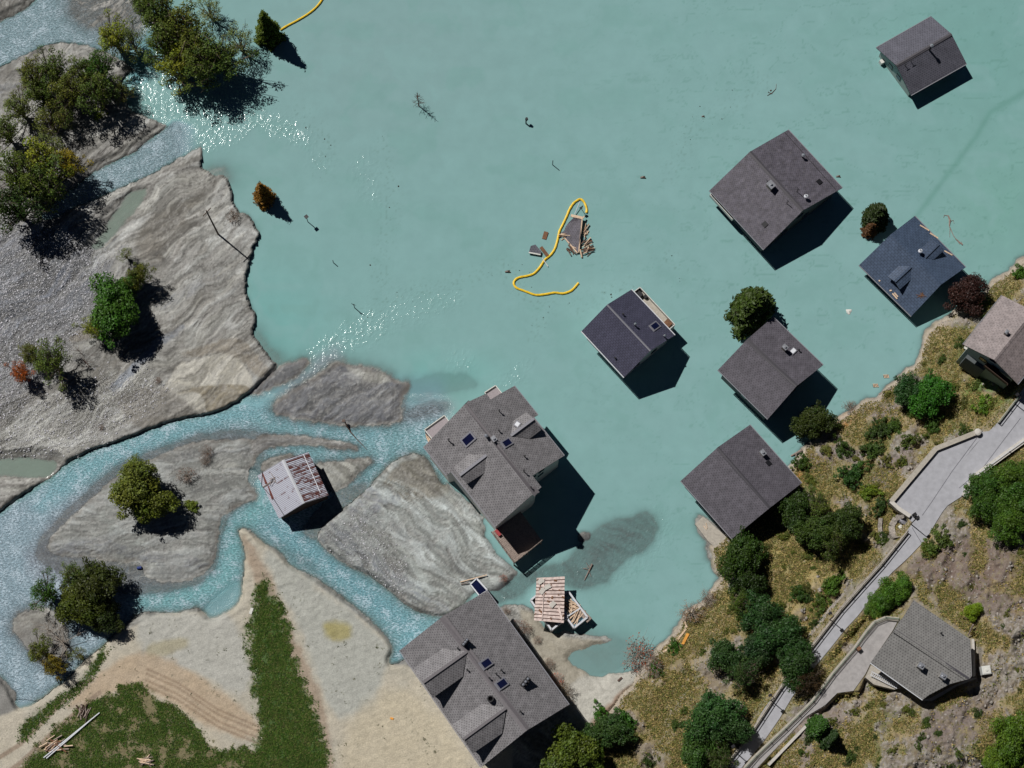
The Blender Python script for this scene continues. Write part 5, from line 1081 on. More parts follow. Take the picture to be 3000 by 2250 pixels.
railing([(2126,2243),(2203,2146),(2286,2019),(2373,1904),(2463,1788),(2528,1715),(2583,1654),(2658,1560)],lambda x,y: road_z(x),'dark metal guard rail on a concrete curb along the lower side of the road','metal_dark')
railing([(2924,1240),(2988,1157)],lambda x,y: road_z(x),'green metal railing beside the road below the brown roofed house','metal_green')
railing([(3010,1284),(2955,1323),(2903,1361),(2861,1392),(2838,1425),(2824,1455)],lambda x,y: road_z(x)+.3,'curving white railing on a low wall along the uphill side of the road','metal_white',curbmat='concrete_pale',cw=.8)
railing([(2150,2285),(2215,2215),(2300,2135),(2381,2055),(2440,1975),(2504,1900),(2540,1850),(2562,1824),(2594,1811),(2632,1815)],lambda x,y: float(drive_z(x)),'thin grey railing on the concrete wall beside the steep driveway','metal_green',curbmat='concrete',cw=.6)
wallrun('garden_wall',[(2252,2240),(2300,2190),(2358,2130)],lambda x,y: float(drive_z(x)),.5,.4,'concrete_pale','low pale wall along the uphill edge of the driveway','wall')
for pts,lab in (([(2580,1518),(2578,1540),(2580,1565),(2588,1592)],'outer curved dry stone terrace wall below the parking area'),([(2648,1508),(2625,1518),(2612,1540),(2616,1565),(2628,1575)],'inner curved dry stone wall around the small round shelter')):
    m=MB(); 
    for a,b in zip(pts[:-1],pts[1:]): za,zb_=gz(*a)+.5,gz(*b)+.5; m.bar(P(*a,za),P(*b,zb_),.9 if 'inner' in lab else .6,1.2)
    one(m,'dry_stone_wall','stone_wall',lab,'wall')
m=MB(); b=P(2648,1525,gz(2648,1525)); m.tube([b,b+Vector((0,0,1.2)),b+Vector((0,0,1.5))],[.85,.85,.15],14); one(m,'shelter','trim_grey','small round grey roofed shelter inside the stone ring by the road','shelter')
m=MB(); m.box(P(2638,1546,gz(2638,1546)),.55,.75,.4,.6); one(m,'bench','plaster_white','white garden box standing beside the small round shelter','box')
m=MB(); m.box(P(2677,1510,road_z(2677)),.5,.5,1.1,.6); one(m,'waste_bin','metal_dark','dark waste bin at the lower corner of the parking area','bin')
def lamp(x,y,z,h,label,arm=(-.6,.4)):
    b=P(x,y,z); root=empty('street_lamp',b,label,'street lamp','street lamps along the hillside road')
    m=MB(); m.tube([b-Vector((0,0,.2)),b+Vector((0,0,h))],[.09,.06],8); m.tube([b+Vector((0,0,h)),b+Vector((arm[0],arm[1],h+.15))],.05,6); m.build('pole','metal_dark',root)
    m=MB(); m.box(b+Vector((arm[0],arm[1],h+.02)),.55,.4,.2,.6); m.build('lamp_head','metal_dark',root)
    m=MB(); m.box(b+Vector((arm[0],arm[1],h-.02)),.4,.28,.04,.6); m.build('lens','glass_lit',root)
lamp(2431,1815,road_z(2431),4.2,'street lamp beside the guard rail opposite the grey hill house')
lamp(2668,1535,road_z(2668),4.4,'street lamp by the lower end of the parking area',(.2,.2))
lamp(2972,1182,road_z(2972),4.2,'street lamp by the green railing near the brown roofed house')
lamp(2258,2052,road_z(2258),4.2,'street lamp beside the road just below the shading roadside tree')
lamp(2150,2200,road_z(2150),4.4,'street lamp nearest the bottom edge of the view')
# terrace and bits round the hill house
tz=12.75
m=MB(); q=pslab([(2700,2052),(2725,2046),(2790,2010),(2850,1985),(2862,1988),(2800,2012),(2760,2038),(2730,2054)],tz,.1); m.prism([p+Vector((0,0,.1)) for p in q],[p-Vector((0,0,.8)) for p in q]); one(m,'paved_terrace','concrete_pale','pale paved strip curving round the lower side of the grey hill house','terrace')
m=MB(); q=pslab([(2846,1873),(2853,1873),(2857,1980),(2850,1984)],13.0,.1); m.prism([p+Vector((0,0,.3)) for p in q],[p-Vector((0,0,.8)) for p in q]); one(m,'garden_wall','concrete_pale','straight pale wall strip along the right side of the grey hill house','wall')
m=MB(); q=pslab([(2553,1950),(2600,1975),(2640,2015),(2620,2020),(2560,2005),(2536,1985)],13.6,.1); m.prism(q,[p-Vector((0,0,1.6)) for p in q]); one(m,'paved_terrace','concrete','worn concrete landing with a ladder beside the hill house','terrace')
m=MB(); a=P(2551,1972,14.2); b=P(2630,2012,14.0); d=(b-a).normalized(); n=Vector((-d.y,d.x,0))*.28
m.bar(a+n,b+n,.09,.08); m.bar(a-n,b-n,.09,.08)
for k in range(15): p=a.lerp(b,(k+.5)/15); m.bar(p+n,p-n,.08,.06)
one(m,'ladder','metal_white','long pale ladder lying on the landing beside the hill house','ladder')
z=gz(2885,1963); b=P(2885,1965,z); root=empty('water_tank',b,'white cube water tank standing right of the grey hill house','water tank')
m=MB(); m.box(b-Vector((0,0,.3)),1.3,1.25,1.4,.12); m.build('tank','cube_white',root); m=MB(); m.box(b+Vector((0,0,1.1)),1.1,1.05,.08,.12); m.tube([b+Vector((0,0,1.15)),b+Vector((0,0,1.3))],.2,8); m.build('lid','plaster_white',root)
m=MB(); b=P(2514,1902,drive_z(2514)); m.box(b,.6,.5,.9,.6); one(m,'meter_box','wood_brown','small brown cabinet standing on the driveway wall','box')
m=MB(); m.tube([P(2851,1830,gz(2851,1830)+1.2),P(2836,1862,gz(2836,1862)+.5)],[.14,.1],6); one(m,'log','wood_weathered','pale fallen trunk leaning above the hill house corner','log')
m=MB(); b=P(2562,1758,gz(2562,1758)); m.tube([b,b+Vector((0,0,.25))],.5,12); one(m,'manhole','concrete','round concrete cover in the bushes above the driveway','manhole')
# orange board and planks on the shore
zz=gz(2006,1872)+.35; m=MB(); q=pslab([(2012,1854),(2020,1857),(2004,1888),(1996,1886)],zz,.1); m.prism(q,[p-Vector((0,0,.2)) for p in q]); one(m,'door','wood_orange','orange wooden door lying on the shore slope','door')
for (x0,y0,x1,y1,lab) in ((2006,1820,2012,1838,'short pale plank above the orange door'),(2010,1842,1986,1873,'long pale plank left of the orange door'),(1942,1909,1957,1902,'small brown plank left of the green shore bush'),(1810,1995,1822,1984,'dark plank lying on the pale mud beach')):
    m=MB(); m.bar(P(x0,y0,gz(x0,y0)+.2),P(x1,y1,gz(x1,y1)+.25),.28,.12); one(m,'plank','wood_wet' if 'dark' in lab else 'wood_pale',lab,'plank')
# things on the meadow
for k,(x0,y0,x1,y1,lab) in enumerate([(128,2220,292,2088,'longer of two thin white poles lying across the meadow'),(136,2222,270,2106,'shorter of two thin white poles lying across the meadow')]):
    m=MB(); m.tube([P(x0,y0,gz(x0,y0)+.35),P(x1,y1,gz(x1,y1)+.3)],.11,6); one(m,'pole','metal_white',lab,'pole')
def woodpile(x,y,n,ln,ang,mats,label,sp=.8):
    m=MB()
    for k in range(n):
        c=P(x,y,gz(x,y))+Vector((random.gauss(0,sp*.55),random.gauss(0,sp*.45),.1+random.uniform(0,.35))); t=ang+random.gauss(0,.35); d=Vector((math.cos(t),math.sin(t),random.uniform(-.08,.08)))*ln*random.uniform(.3,.55)
        m.tube([c-d,c+d],random.uniform(.07,.14),5,mi=random.randrange(len(mats)))
    tag(m.build('log_pile',mats,None,P(x,y,gz(x,y))),label,'log pile')
woodpile(243,2083,16,1.9,1.3,['wood_weathered','wood_dark'],'stack of dark weathered logs by the tip of the white poles')
woodpile(163,2180,26,2.2,.3,['wood_pale','wood_brown','wood_weathered'],'splayed pile of reddish split wood under the white poles',1.2)
woodpile(432,2232,22,1.7,.2,['wood_weathered','wood_pale'],'heap of grey firewood at the bottom edge of the meadow',.7)
m=MB(); m.box(P(736,1790,gz(736,1790)),.45,1.0,.12,-.3); one(m,'board','plaster_white','white board lying on the left side of the grass strip','board')
m=MB(); m.box(P(1148,2105,gz(1148,2105)),.5,.3,.15,-.3); one(m,'brick_fragment','orange_roof','orange fragment lying on the pale sand plain','fragment')
for (x0,y0,x1,y1,lab) in ((1348,1705,1426,1684,'long pale plank jammed across the end of the lean to'),(1350,1712,1372,1706,'short dark plank on the mud by the lean to')):
    m=MB(); m.bar(P(x0,y0,.7),P(x1,y1,.9),.14,.12); one(m,'plank','wood_pale' if 'pale' in lab else 'wood_wet',lab,'plank')
m=MB()
for (x,y) in ((1095,1420),): m.tube([P(1093,1420,.45),P(1100,1440,.5),P(1110,1460,.45),P(1118,1485,.4)],[.06,.1,.08,.04],5); m.tube([P(1104,1448,.45),P(1125,1465,.4),P(1150,1490,.35)],[.06,.05,.03],5)
one(m,'driftwood','wood_brown','long thin twisted branch lying on the big central mudflat','driftwood')
m=MB(); q=pslab([(2036,1535),(2060,1513),(2133,1577),(2136,1597),(2100,1610),(2074,1585)],.5,.1); m.prism(q,[p-Vector((0,0,1.5)) for p in q]); one(m,'paved_terrace','concrete','bare concrete terrace slab left of the weathered roofed house','terrace')
m=MB(); m.bar(P(2061,1540,.62),P(2070,1552,.62),.1,.06); m.bar(P(2068,1532,.62),P(2072,1548,.62),.1,.06); one(m,'plank','wood_pale','two crossed pale laths lying on the bare concrete terrace','laths')
# ------------------------------------------------------------------ trees and shrubs
def leaf_mesh(name,cent,nrm,size,cols,aspect=1.0):
    """many small leaf sprays as quads; cent (n,3), nrm (n,3)"""
    n=len(cent); r=rng.normal(size=(n,3)); nrm=nrm/np.linalg.norm(nrm,axis=1)[:,None]
    t=np.cross(nrm,r); t/=np.linalg.norm(t,axis=1)[:,None]; b=np.cross(nrm,t); s=size[:,None]
    q=np.stack([cent-t*s*aspect-b*s*.35,cent-t*s*.1*aspect+b*s*.55,cent+t*s*aspect+b*s*.3,cent+t*s*.2*aspect-b*s*.6],1).reshape(-1,3)
    me=bpy.data.meshes.new(name); me.vertices.add(4*n); me.vertices.foreach_set('co',q.astype(np.float32).ravel())
    me.loops.add(4*n); me.loops.foreach_set('vertex_index',np.arange(4*n,dtype=np.int32)); me.polygons.add(n); me.polygons.foreach_set('loop_start',np.arange(0,4*n,4,dtype=np.int32)); me.update(calc_edges=True)
    a=me.attributes.new('Col','FLOAT_COLOR','FACE'); a.data.foreach_set('color',np.concatenate([cols,np.ones((n,1))],1).astype(np.float32).ravel())
    me.materials.append(M['leaf']); return me
def branch_mesh(name,tubes_,mat):
    m=MB()
    for pts,r in tubes_: m.tube(pts,r,5,cap=False)
    o=m.build(name,mat); me=o.data; bpy.data.objects.remove(o); return me
def ncol(n,a,b,cl=None):
    a=np.array(srgb(a)); b=np.array(srgb(b)); t=rng.beta(2,2,n)[:,None]; c=a+(b-a)*t
    c=c*rng.uniform(.7,1.3,(n,1)); 
    if cl is not None: c=c*cl
    return c
def proto(kind,seed):
    """unit crown radius 1, base at the origin; returns (trunk mesh, crown mesh, height of the crown centre)"""
    global rng; rng=np.random.default_rng(seed); R=random.Random(seed)
    tubes_=[]; C=[];N=[];S=[];Q=[]
    if kind in('round','loose','thin','shrub','bare'):
        K={'round':58,'loose':40,'thin':24,'shrub':26,'bare':26}[kind]; hc={'round':1.25,'loose':1.6,'thin':1.6,'shrub':.5,'bare':.6}[kind]; vz={'round':.85,'loose':.95,'thin':.9,'shrub':.5,'bare':.5}[kind]
        nl={'round':220,'loose':130,'thin':90,'shrub':120,'bare':16}[kind]; ls={'round':.044,'loose':.04,'thin':.036,'shrub':.07,'bare':.04}[kind]
        cs=[]; la,lb2,lc=R.uniform(0,6.28),R.uniform(0,6.28),R.uniform(0,6.28)
        for k in range(K):
            ph=k*2.39996; zz=1-2*(k+.5)/K*.85; rr=math.sqrt(max(0,1-zz*zz)); f=R.uniform(.5,1.02)
            if kind in('loose','thin') : f=R.uniform(.4,1.08)
            if kind=='shrub': f=R.uniform(.3,1.2)
            f*=(1+.20*math.sin(2*ph+la)+.16*math.sin(3*ph+lb2)+.10*math.sin(5*ph+lc)) if kind in('round','loose','shrub') else 1
            c=np.array([math.cos(ph)*rr*f*R.uniform(.8,1.12),math.sin(ph)*rr*f*R.uniform(.8,1.12),hc+zz*vz*f]); cs.append((c,R.uniform(.12,.34)*(1.08 if kind=='round' else .95)))
        if kind=='round': cs+= [(np.array([R.uniform(-.4,.4),R.uniform(-.4,.4),hc+R.uniform(-.3,.4)]),.4) for _ in range(8)]
        for c,r in cs:
            cl=R.uniform(.82,1.2); n=int(nl*(r/.27)**2); d=rng.normal(size=(n,3)); d/=np.linalg.norm(d,axis=1)[:,None]; rad_=r*rng.uniform(.25,1.08,n)**.6
            C.append(c+d*rad_[:,None]*np.array([1.1,1.1,.8])); N.append(d*.6+rng.normal(size=(n,3))*.55+np.array([0,0,.55])); S.append(ls*rng.uniform(.6,1.4,n)); hs_=R.uniform(-.12,.12); Q.append(np.tile(np.array([cl*(1+hs_),cl,cl*(1-hs_)]),(n,1)))
            th={'round':.035,'loose':.04,'thin':.03,'shrub':.02,'bare':.022}[kind]
            b0=Vector((R.uniform(-.06,.06),R.uniform(-.06,.06),R.uniform(.0,.35)*hc)) if kind!='shrub' else Vector((0,0,0)); mid=b0.lerp(Vector(c),.5)+Vector((R.uniform(-.1,.1),R.uniform(-.1,.1),.08)); tubes_.append(([b0,mid,Vector(c)],[th,th*.6,th*.25]))
            if kind in('bare','thin','loose'):
                for _ in range(7 if kind=='bare' else 3):
                    e=Vector(c)+Vector((R.gauss(0,.22),R.gauss(0,.22),R.gauss(.05,.15))); tubes_.append(([mid.lerp(Vector(c),R.random()),e],[th*.45,th*.15]))
        tubes_.append(([Vector((0,0,-.25)),Vector((0,0,hc*.5)),Vector((0.03,0,hc))],[.09,.07,.03] if kind not in('shrub','bare') else [.04,.03,.01]))
        cen=hc
    elif kind in('conifer','cedar','larch'):
        Ht={'conifer':3.3,'cedar':2.7,'larch':3.0}[kind]; tubes_.append(([Vector((0,0,-.4)),Vector((0,0,Ht*.6)),Vector((0,0,Ht))],[.085,.055,.012]))
        L=26; 
        for l in range(L):
            t=l/(L-1); z=.25+(Ht-.3)*t; rr=(1-t)**(.75 if kind!='cedar' else .5)*1.0+.03; nb=max(4,int(11*(1-t)+3))
            for k in range(nb):
                a=R.uniform(0,6.283); ln=rr*R.uniform(.65,1.08); dx,dy=math.cos(a),math.sin(a); dr=-.18*ln if kind!='larch' else -.05*ln
                e=Vector((dx*ln,dy*ln,z+dr)); tubes_.append(([Vector((0,0,z)),e],[.014,.005])); n=int(46*ln/.6)+8 if kind!='larch' else int(30*ln/.6)+6
                tt=rng.uniform(.15,1.0,n); sp=.13*(1.1-.6*tt)*(1.3 if kind=='cedar' else 1); lat=rng.normal(size=n)*sp
                C.append(np.stack([dx*ln*tt-dy*lat,dy*ln*tt+dx*lat,z+dr*tt+rng.normal(size=n)*.035],1)); N.append(rng.normal(size=(n,3))*.45+np.array([0,0,1.0])); S.append(.055*rng.uniform(.6,1.4,n)); Q.append(np.tile(np.full(3,R.uniform(.8,1.2)),(n,1)))
        cen=Ht*.42
    C=np.concatenate(C);N=np.concatenate(N);S=np.concatenate(S);Q=np.concatenate(Q)
    pal={'round':((150,165,110),(210,225,160)),'loose':((150,165,110),(215,225,160)),'thin':((160,170,120),(220,225,170)),'shrub':((150,165,110),(215,225,160)),'bare':((190,150,120),(230,190,150)),'conifer':((150,165,120),(215,220,160)),'cedar':((150,165,120),(210,220,160)),'larch':((160,150,120),(230,210,170))}[kind]
    me=leaf_mesh('crown',C,N,S,ncol(len(C),pal[0],pal[1],Q),1.5 if kind in('conifer','cedar','larch') else 1.0)
    return branch_mesh('trunk',tubes_,'bark_pale' if kind in('bare',) else 'bark'),me,cen
PR={}
def getp(kind,var):
    if (kind,var) not in PR: PR[(kind,var)]=proto(kind,hash_(kind)*10+var)
    return PR[(kind,var)]
def hash_(s_): return sum(ord(c)*(i+3) for i,c in enumerate(s_))%97
NV={'round':3,'loose':3,'thin':2,'shrub':3,'bare':3,'conifer':2,'cedar':1,'larch':1}
TC=[0]
def tree(x,y,r,kind,tint,label,group=None,name='tree',cat='tree',stretch=1.0,water_=False,var=None,sq=None):
    """crown centre at photo pixel x,y with radius r pixels; the trunk stands below it in the world"""
    TC[0]+=1; v=(TC[0]*7)%NV[kind] if var is None else var; tr,cr,cen=getp(kind,v); rm=r*.0555
    z0=0.0
    for _ in range(3):
        c=P(x,y,z0+cen*rm*stretch); bx,by=proj((c.x,c.y,z0)); z0=max(gz(bx,by),-.6 if water_ else -.3)
    root=empty(name,Vector((c.x,c.y,z0)),label,cat,group)
    a=random.uniform(0,6.28); sx=random.uniform(.86,1.14) if kind!='shrub' else random.uniform(.72,1.3) 
    sc3=Vector((rm*sx,rm/sx,rm*stretch)); 
    if sq: sc3=Vector((rm*sq[0],rm*sq[1],rm*stretch)); a=sq[2]
    for nm,me in (('trunk',tr),('crown',cr)):
        o=bpy.data.objects.new(nm,me); COL.objects.link(o); o.parent=root; o.scale=sc3; o.rotation_euler=(0,0,a)
        if nm=='crown': l=srgb(tint); o.color=(l[0]*1.9,l[1]*1.9,l[2]*1.9,1)
    return root
GN=(90,102,58); DG=(52,70,36); OL=(104,106,58); YG=(140,140,60); GY=(112,118,84); FG=(66,98,40); BL=(58,88,62)
for a in [
 (455,35,58,'loose',GN,'tall leafy tree nearest the riffle in the flooded grove at the top'),
 (520,75,62,'loose',OL,'broad olive tree in the middle of the flooded grove at the top'),
 (610,25,42,'thin',GY,'thin see through tree at the top right of the flooded grove'),
 (480,128,55,'loose',GN,'tree on the left flank of the flooded grove above the sparkling inlet'),
 (570,130,60,'loose',OL,'dense olive tree in the heart of the flooded grove'),
 (520,195,52,'loose',YG,'yellowish tree at the lower left tip of the flooded grove'),
 (590,195,60,'loose',GN,'tree at the lower end of the flooded grove casting a long shadow'),
 (650,170,56,'loose',GN,'green tree at the lower right of the flooded grove'),
 (700,118,46,'thin',GY,'thin greyish tree on the outer right edge of the flooded grove'),
 (420,5,46,'loose',GN,'leafy tree cut by the top edge beside the riffle'),
 (330,105,46,'loose',YG,'spreading willow with visible forked limbs over the inlet'),
 (385,120,44,'thin',GN,'thin right hand half of the spreading willow clump'),
 (95,225,46,'loose',OL,'pale topped willow at the upper left of the willow row'),
 (150,205,46,'loose',GN,'green topped willow second in the willow row'),
 (240,210,44,'loose',GN,'willow with bare lower limbs in the middle of the willow row'),
 (290,195,44,'loose',FG,'brightest green willow in the willow row'),
 (120,270,44,'loose',GN,'willow at the left foot of the willow row'),
 (200,265,50,'loose',OL,'dense olive willow in the heart of the willow row'),
 (285,265,52,'loose',GN,'broad dark willow at the inlet end of the willow row'),
 (355,268,32,'thin',OL,'small willow leaning over the turquoise inlet'),
 (52,312,40,'loose',GY,'isolated willow standing left below the willow row'),
 (140,345,46,'thin',OL,'sparse brownish tree below the willow row'),
 (185,330,40,'thin',GN,'sparse tree beside the pale mud tongue'),
 (15,385,42,'loose',GN,'tree on the left edge above the big dark thicket'),
 (150,420,40,'thin',GY,'thin bare looking tree above the yellow bush'),
 (120,470,56,'loose',YG,'yellow green tree at the top of the big dark thicket'),
 (55,510,66,'loose',GN,'large round green tree on the left edge of the big dark thicket'),
 (125,545,66,'loose',GN,'large green tree in the middle of the big dark thicket'),
 (40,600,64,'loose',DG,'dark green tree at the bottom of the big dark thicket'),
 (200,480,40,'loose',(150,130,40),'golden yellow bush beside the second stream'),
 (335,905,76,'round',FG,'large round bright green tree alone on the mudflat'),
 (275,960,36,'loose',YG,'yellowish bush hugging the left side of the large round tree'),
 (380,835,38,'round',FG,'smaller green tree touching the large round tree'),
 (405,805,40,'loose',OL,'olive feathery tree above the large round tree'),
 (366,745,24,'thin',GY,'slender pale poplar at the top of the mudflat tree group'),
 (150,1058,56,'loose',GN,'green tree in the lower left mudflat clump'),
 (90,1040,36,'loose',(104,104,60),'dull green tree in the lower left mudflat clump'),
 (60,1092,32,'loose',(176,86,46),'rusty orange tree in the lower left mudflat clump'),
 (400,1430,74,'round',OL,'large olive green tree alone on the grey river island'),
 (398,1385,36,'loose',OL,'small olive crown rising behind the big tree on the grey river island'),
 (440,1475,56,'round',(96,100,42),'lower right crown of the big tree on the grey river island'),
 (130,1735,44,'loose',FG,'light green tree standing in the wide left stream'),
 (215,1690,40,'loose',GN,'pale topped tree in the thicket of the wide left stream'),
 (275,1725,66,'round',(60,64,28),'large very dark tree in the thicket of the wide left stream'),
 (235,1775,60,'round',(78,84,34),'olive dark tree at the front of the thicket of the wide left stream'),
 (300,1800,50,'round',(50,58,26),'darkest low crown by the bank in the thicket of the wide left stream'),
 (115,1905,38,'loose',OL,'olive tree in the shallows at the lower left'),
 (155,1950,34,'loose',(128,108,44),'brownish yellow tree in the shallows at the lower left'),
 (225,1915,26,'thin',OL,'small half dead tree by the lower left bank'),
 (2205,900,74,'cedar',(64,78,36),'tall dark conifer standing in the water behind the plum grey roof'),
 (2568,632,46,'cedar',(46,58,30),'dense dark conifer left of the blue roof'),
 (2550,672,28,'larch',(98,74,54),'browned lower boughs beside the dense conifer left of the blue roof'),
 (2385,1235,50,'round',(58,66,34),'dense round tree standing in the water by the shore'),
 (2835,862,56,'round',(60,32,44),'dark purple leaved tree between the blue roof and the shore'),
 (2665,1145,46,'round',(48,78,50),'darker left ash of the pair above the lakeshore slope'),
 (2725,1158,54,'round',(56,102,40),'bright green right ash of the pair above the lakeshore slope'),
 (2330,1500,52,'round',(50,68,34),'dark tree touching the corner of the weathered roof'),
 (2400,1478,40,'loose',GN,'light green tree right of the weathered roof'),
 (2400,1560,52,'round',(64,80,44),'tree with a bare dead patch below the weathered roof'),
 (2480,1530,50,'round',(58,72,38),'dark tree left of the curved dry stone walls'),
 (2440,1590,40,'loose',(74,84,46),'low tree between the weathered roof and the dry slope'),
 (2170,1630,58,'round',(52,72,30),'dark tree at the shore under the weathered roof'),
 (2195,1700,48,'round',(44,60,28),'dark tree second down the shoreline wood'),
 (2180,1770,40,'loose',(74,90,40),'olive tree third down the shoreline wood'),
 (2240,1810,56,'round',(48,74,50),'bluish green tree in the middle of the shoreline wood'),
 (2290,1870,60,'round',(50,78,52),'tall bluish green tree beside the shaded stretch of road'),
 (2230,1900,50,'round',(44,66,48),'dark bluish tree left of the shaded stretch of road'),
 (2330,1950,52,'round',(46,70,40),'tree overhanging the shaded stretch of road'),
 (2130,1925,48,'round',(54,78,54),'tree above the rocky shoreline gully'),
 (2180,1975,46,'loose',(60,80,54),'tree next to the dead branches below the shoreline wood'),
 (2085,2100,62,'round',(58,88,60),'broad bluish green tree left of the lower road'),
 (2140,2130,50,'round',(56,80,56),'tree beside the dark guard rail near the bottom edge'),
 (2050,2190,56,'round',(64,88,48),'broad tree close to the bottom edge left of the road'),
 (2110,2220,40,'loose',(70,84,50),'small tree at the bottom edge against the guard rail'),
 (1668,2215,74,'round',(86,96,44),'large olive tree at the bottom edge beside the long house'),
 (1730,2235,46,'round',(88,104,42),'tree right of the large olive tree at the bottom edge'),
 (1785,2140,48,'round',(60,82,54),'bluish shrubby tree right of the long house shadow'),
 (2368,2000,38,'loose',(62,44,38),'dark reddish leaved tree between road and driveway'),  # shade on this tree is put into its tint
 (2886,1432,48,'round',(62,88,40),'broad green tree below the curving white railing'),
 (2960,1402,50,'round',(78,100,44),'tree at the right edge below the curving white railing'),
 (2896,1488,46,'round',(60,86,36),'dark green tree at the lower end of the curving white railing'),
 (2978,1468,54,'round',(66,92,38),'dense tree on the right edge above the rocky slope'),
 (2958,1532,48,'round',(72,96,38),'lowest tree of the green group on the right edge'),
 (2604,1745,42,'round',(74,104,40),'bright green bushy tree between the road and the hill house'),
 (2640,1728,32,'round',(82,112,42),'smaller bright tree touching the upper corner of the hill house'),
 (2568,1786,30,'round',(80,104,42),'low bushy tree above the driveway bend'),
 (2850,1790,24,'round',(124,140,44),'small yellow green tree on the rocks right of the hill house'),
 (2400,2130,34,'cedar',(60,92,44),'small bright conifer beside the driveway'),
 (2435,2165,30,'conifer',(44,66,38),'small dark conifer on the rocks below the driveway'),
 (2965,2160,54,'round',(84,106,40),'broad green tree near the lower right corner'),
 (2925,2232,42,'round',(92,110,40),'tree at the bottom edge near the lower right corner'),
 (2998,2225,46,'round',(88,104,40),'tree in the extreme lower right corner'),
 ]:
    if a[1]<640 and a[0]<760: a=a[:2]+(a[2]*1.16,)+a[3:]
    tree(*a,stretch={'loose':1.15,'round':.95}.get(a[3],1.0),water_=True)
tree(783,84,46,'conifer',(92,104,44),'lone green conifer standing in the lake at the end of the boom',name='conifer',water_=True,stretch=1.35)
tree(770,568,36,'larch',(132,104,48),'lone browned conifer standing in the lake near the mud shore',name='conifer',water_=True,stretch=1.4)
tree(965,-95,34,'conifer',DG,'conifer just beyond the top edge whose shadow falls on the lake',name='conifer',water_=True)
def deadtree(x,y,h,spread,n,label,mat='bark_pale',r0=.1,grp=None,lean=(0,0)):
    b=P(x,y,max(gz(x,y),-.3)); m=MB(); R=random.Random(int(x*7+y)); top=b+Vector((lean[0],lean[1],h)); m.tube([b-Vector((0,0,.3)),b.lerp(top,.6),top],[r0,r0*.6,r0*.15],5)
    for k in range(n):
        t=R.uniform(.15,.95); s_=b.lerp(top,t); a=R.uniform(0,6.28); L=spread*(1.15-t)*R.uniform(.6,1.1); e=s_+Vector((math.cos(a)*L,math.sin(a)*L,L*R.uniform(.1,.5))); m.tube([s_,e],[r0*.4,r0*.12],4)
        for j in range(3):
            u=R.uniform(.4,.9); q=s_.lerp(e,u); a2=a+R.uniform(-1,1); m.tube([q,q+Vector((math.cos(a2)*L*.4,math.sin(a2)*L*.4,L*.15))],[r0*.2,r0*.06],3)
    return one(m,'dead_tree',mat,label,'dead tree',grp,org=b)
deadtree(1227,312,6.2,1.35,30,'small bare dead tree standing alone in the open lake','wood_wet',.1)
deadtree(192,1885,2.5,5.0,16,'fallen grey dead tree with radiating limbs in the lower left shallows','bark_pale',.16)
deadtree(150,1850,3.0,3.5,16,'bare grey dead shrub above the fallen tree in the left shallows','bark_pale',.1)
deadtree(2420,1590,4.5,2.6,22,'pale dead branches sticking out of the trees below the weathered roof','bark_pale',.09)
deadtree(2668,1130,6.5,3.0,20,'pale dead branches between the two ash trees','bark_pale',.1)
deadtree(2200,1985,3.5,2.6,20,'pale dead branches below the shoreline wood','bark_pale',.09)
deadtree(245,1055,1.2,2.5,8,'dark broken sapling lying right of the lower left clump','wood_wet',.08,lean=(1.2,-1.2))
deadtree(232,1030,1.5,1.5,8,'small dark dead sapling right of the lower left clump','wood_wet',.07)
for a in [(1870,1915,52,'bare',(150,84,56),'reddish brown bare bush standing at the lake corner','bush'),
 (1915,1950,36,'bare',(120,96,76),'brown leafless bush behind the reddish bush at the lake corner','bush'),
 (2025,1795,40,'bare',(140,128,116),'grey leafless bush on the shore above the orange door','bush'),
 (2075,1755,30,'bare',(120,104,90),'leafless bush right of the grey shore bush','bush'),
 (545,1392,30,'bare',(96,72,64),'dark leafless bush on the river island right of the olive tree','bush'),
 (605,1325,22,'bare',(100,74,64),'dark leafless bush at the upper edge of the river island','bush'),
 (600,1350,18,'bare',(90,66,58),'small dark twiggy clump beside the upper island bush','bush'),
 (682,632,24,'bare',(96,84,78),'bare twiggy bush with pale sticks at the mud shore','bush'),
 (1535,1838,26,'bare',(116,84,70),'brown dead bush on the beach beside the long house','bush'),
 (1608,1945,20,'bare',(120,96,80),'brown leafless bush halfway down the long house','bush'),
 (1632,1990,22,'bare',(190,90,50),'rusty red bush halfway down the long house','bush'),
 (1655,2030,34,'bare',(96,92,64),'dark twiggy bush at the lower right corner of the long house','bush'),
 (1484,1790,13,'bare',(128,92,70),'small brown tuft against the upper right eave of the long house','bush'),
 (1575,1875,14,'bare',(120,90,76),'small brown dead bush lower on the beach by the long house','bush'),
 (1476,1695,14,'bare',(176,96,70),'rusty debris bush jammed at the lean to','bush'),
 (463,1115,12,'bare',(110,70,58),'small reddish twig clump left of the beige sand patch','bush'),
 (296,1253,10,'bare',(100,66,50),'tiny reddish twig clump on the mud above the main stream','bush'),
 (448,1373,10,'bare',(110,70,60),'tiny twig clump left of the island bush','bush'),
 (2490,1190,22,'bare',(130,116,104),'grey brushwood on the rocks at the water edge','bush'),
 (560,1480,20,'shrub',(110,116,56),'small olive shrub on the river island','bush'),
 (292,340,14,'shrub',(140,146,60),'tiny yellow green shrub on the pale mud tongue','bush'),
 (1977,1893,20,'shrub',(62,96,40),'bright green shrub on the shore below the orange door','bush')]:
    tree(*a[:6],name='bush',cat=a[6])
deadtree(1225,292,.8,.6,4,'short snag','wood_wet',.03) if False else None
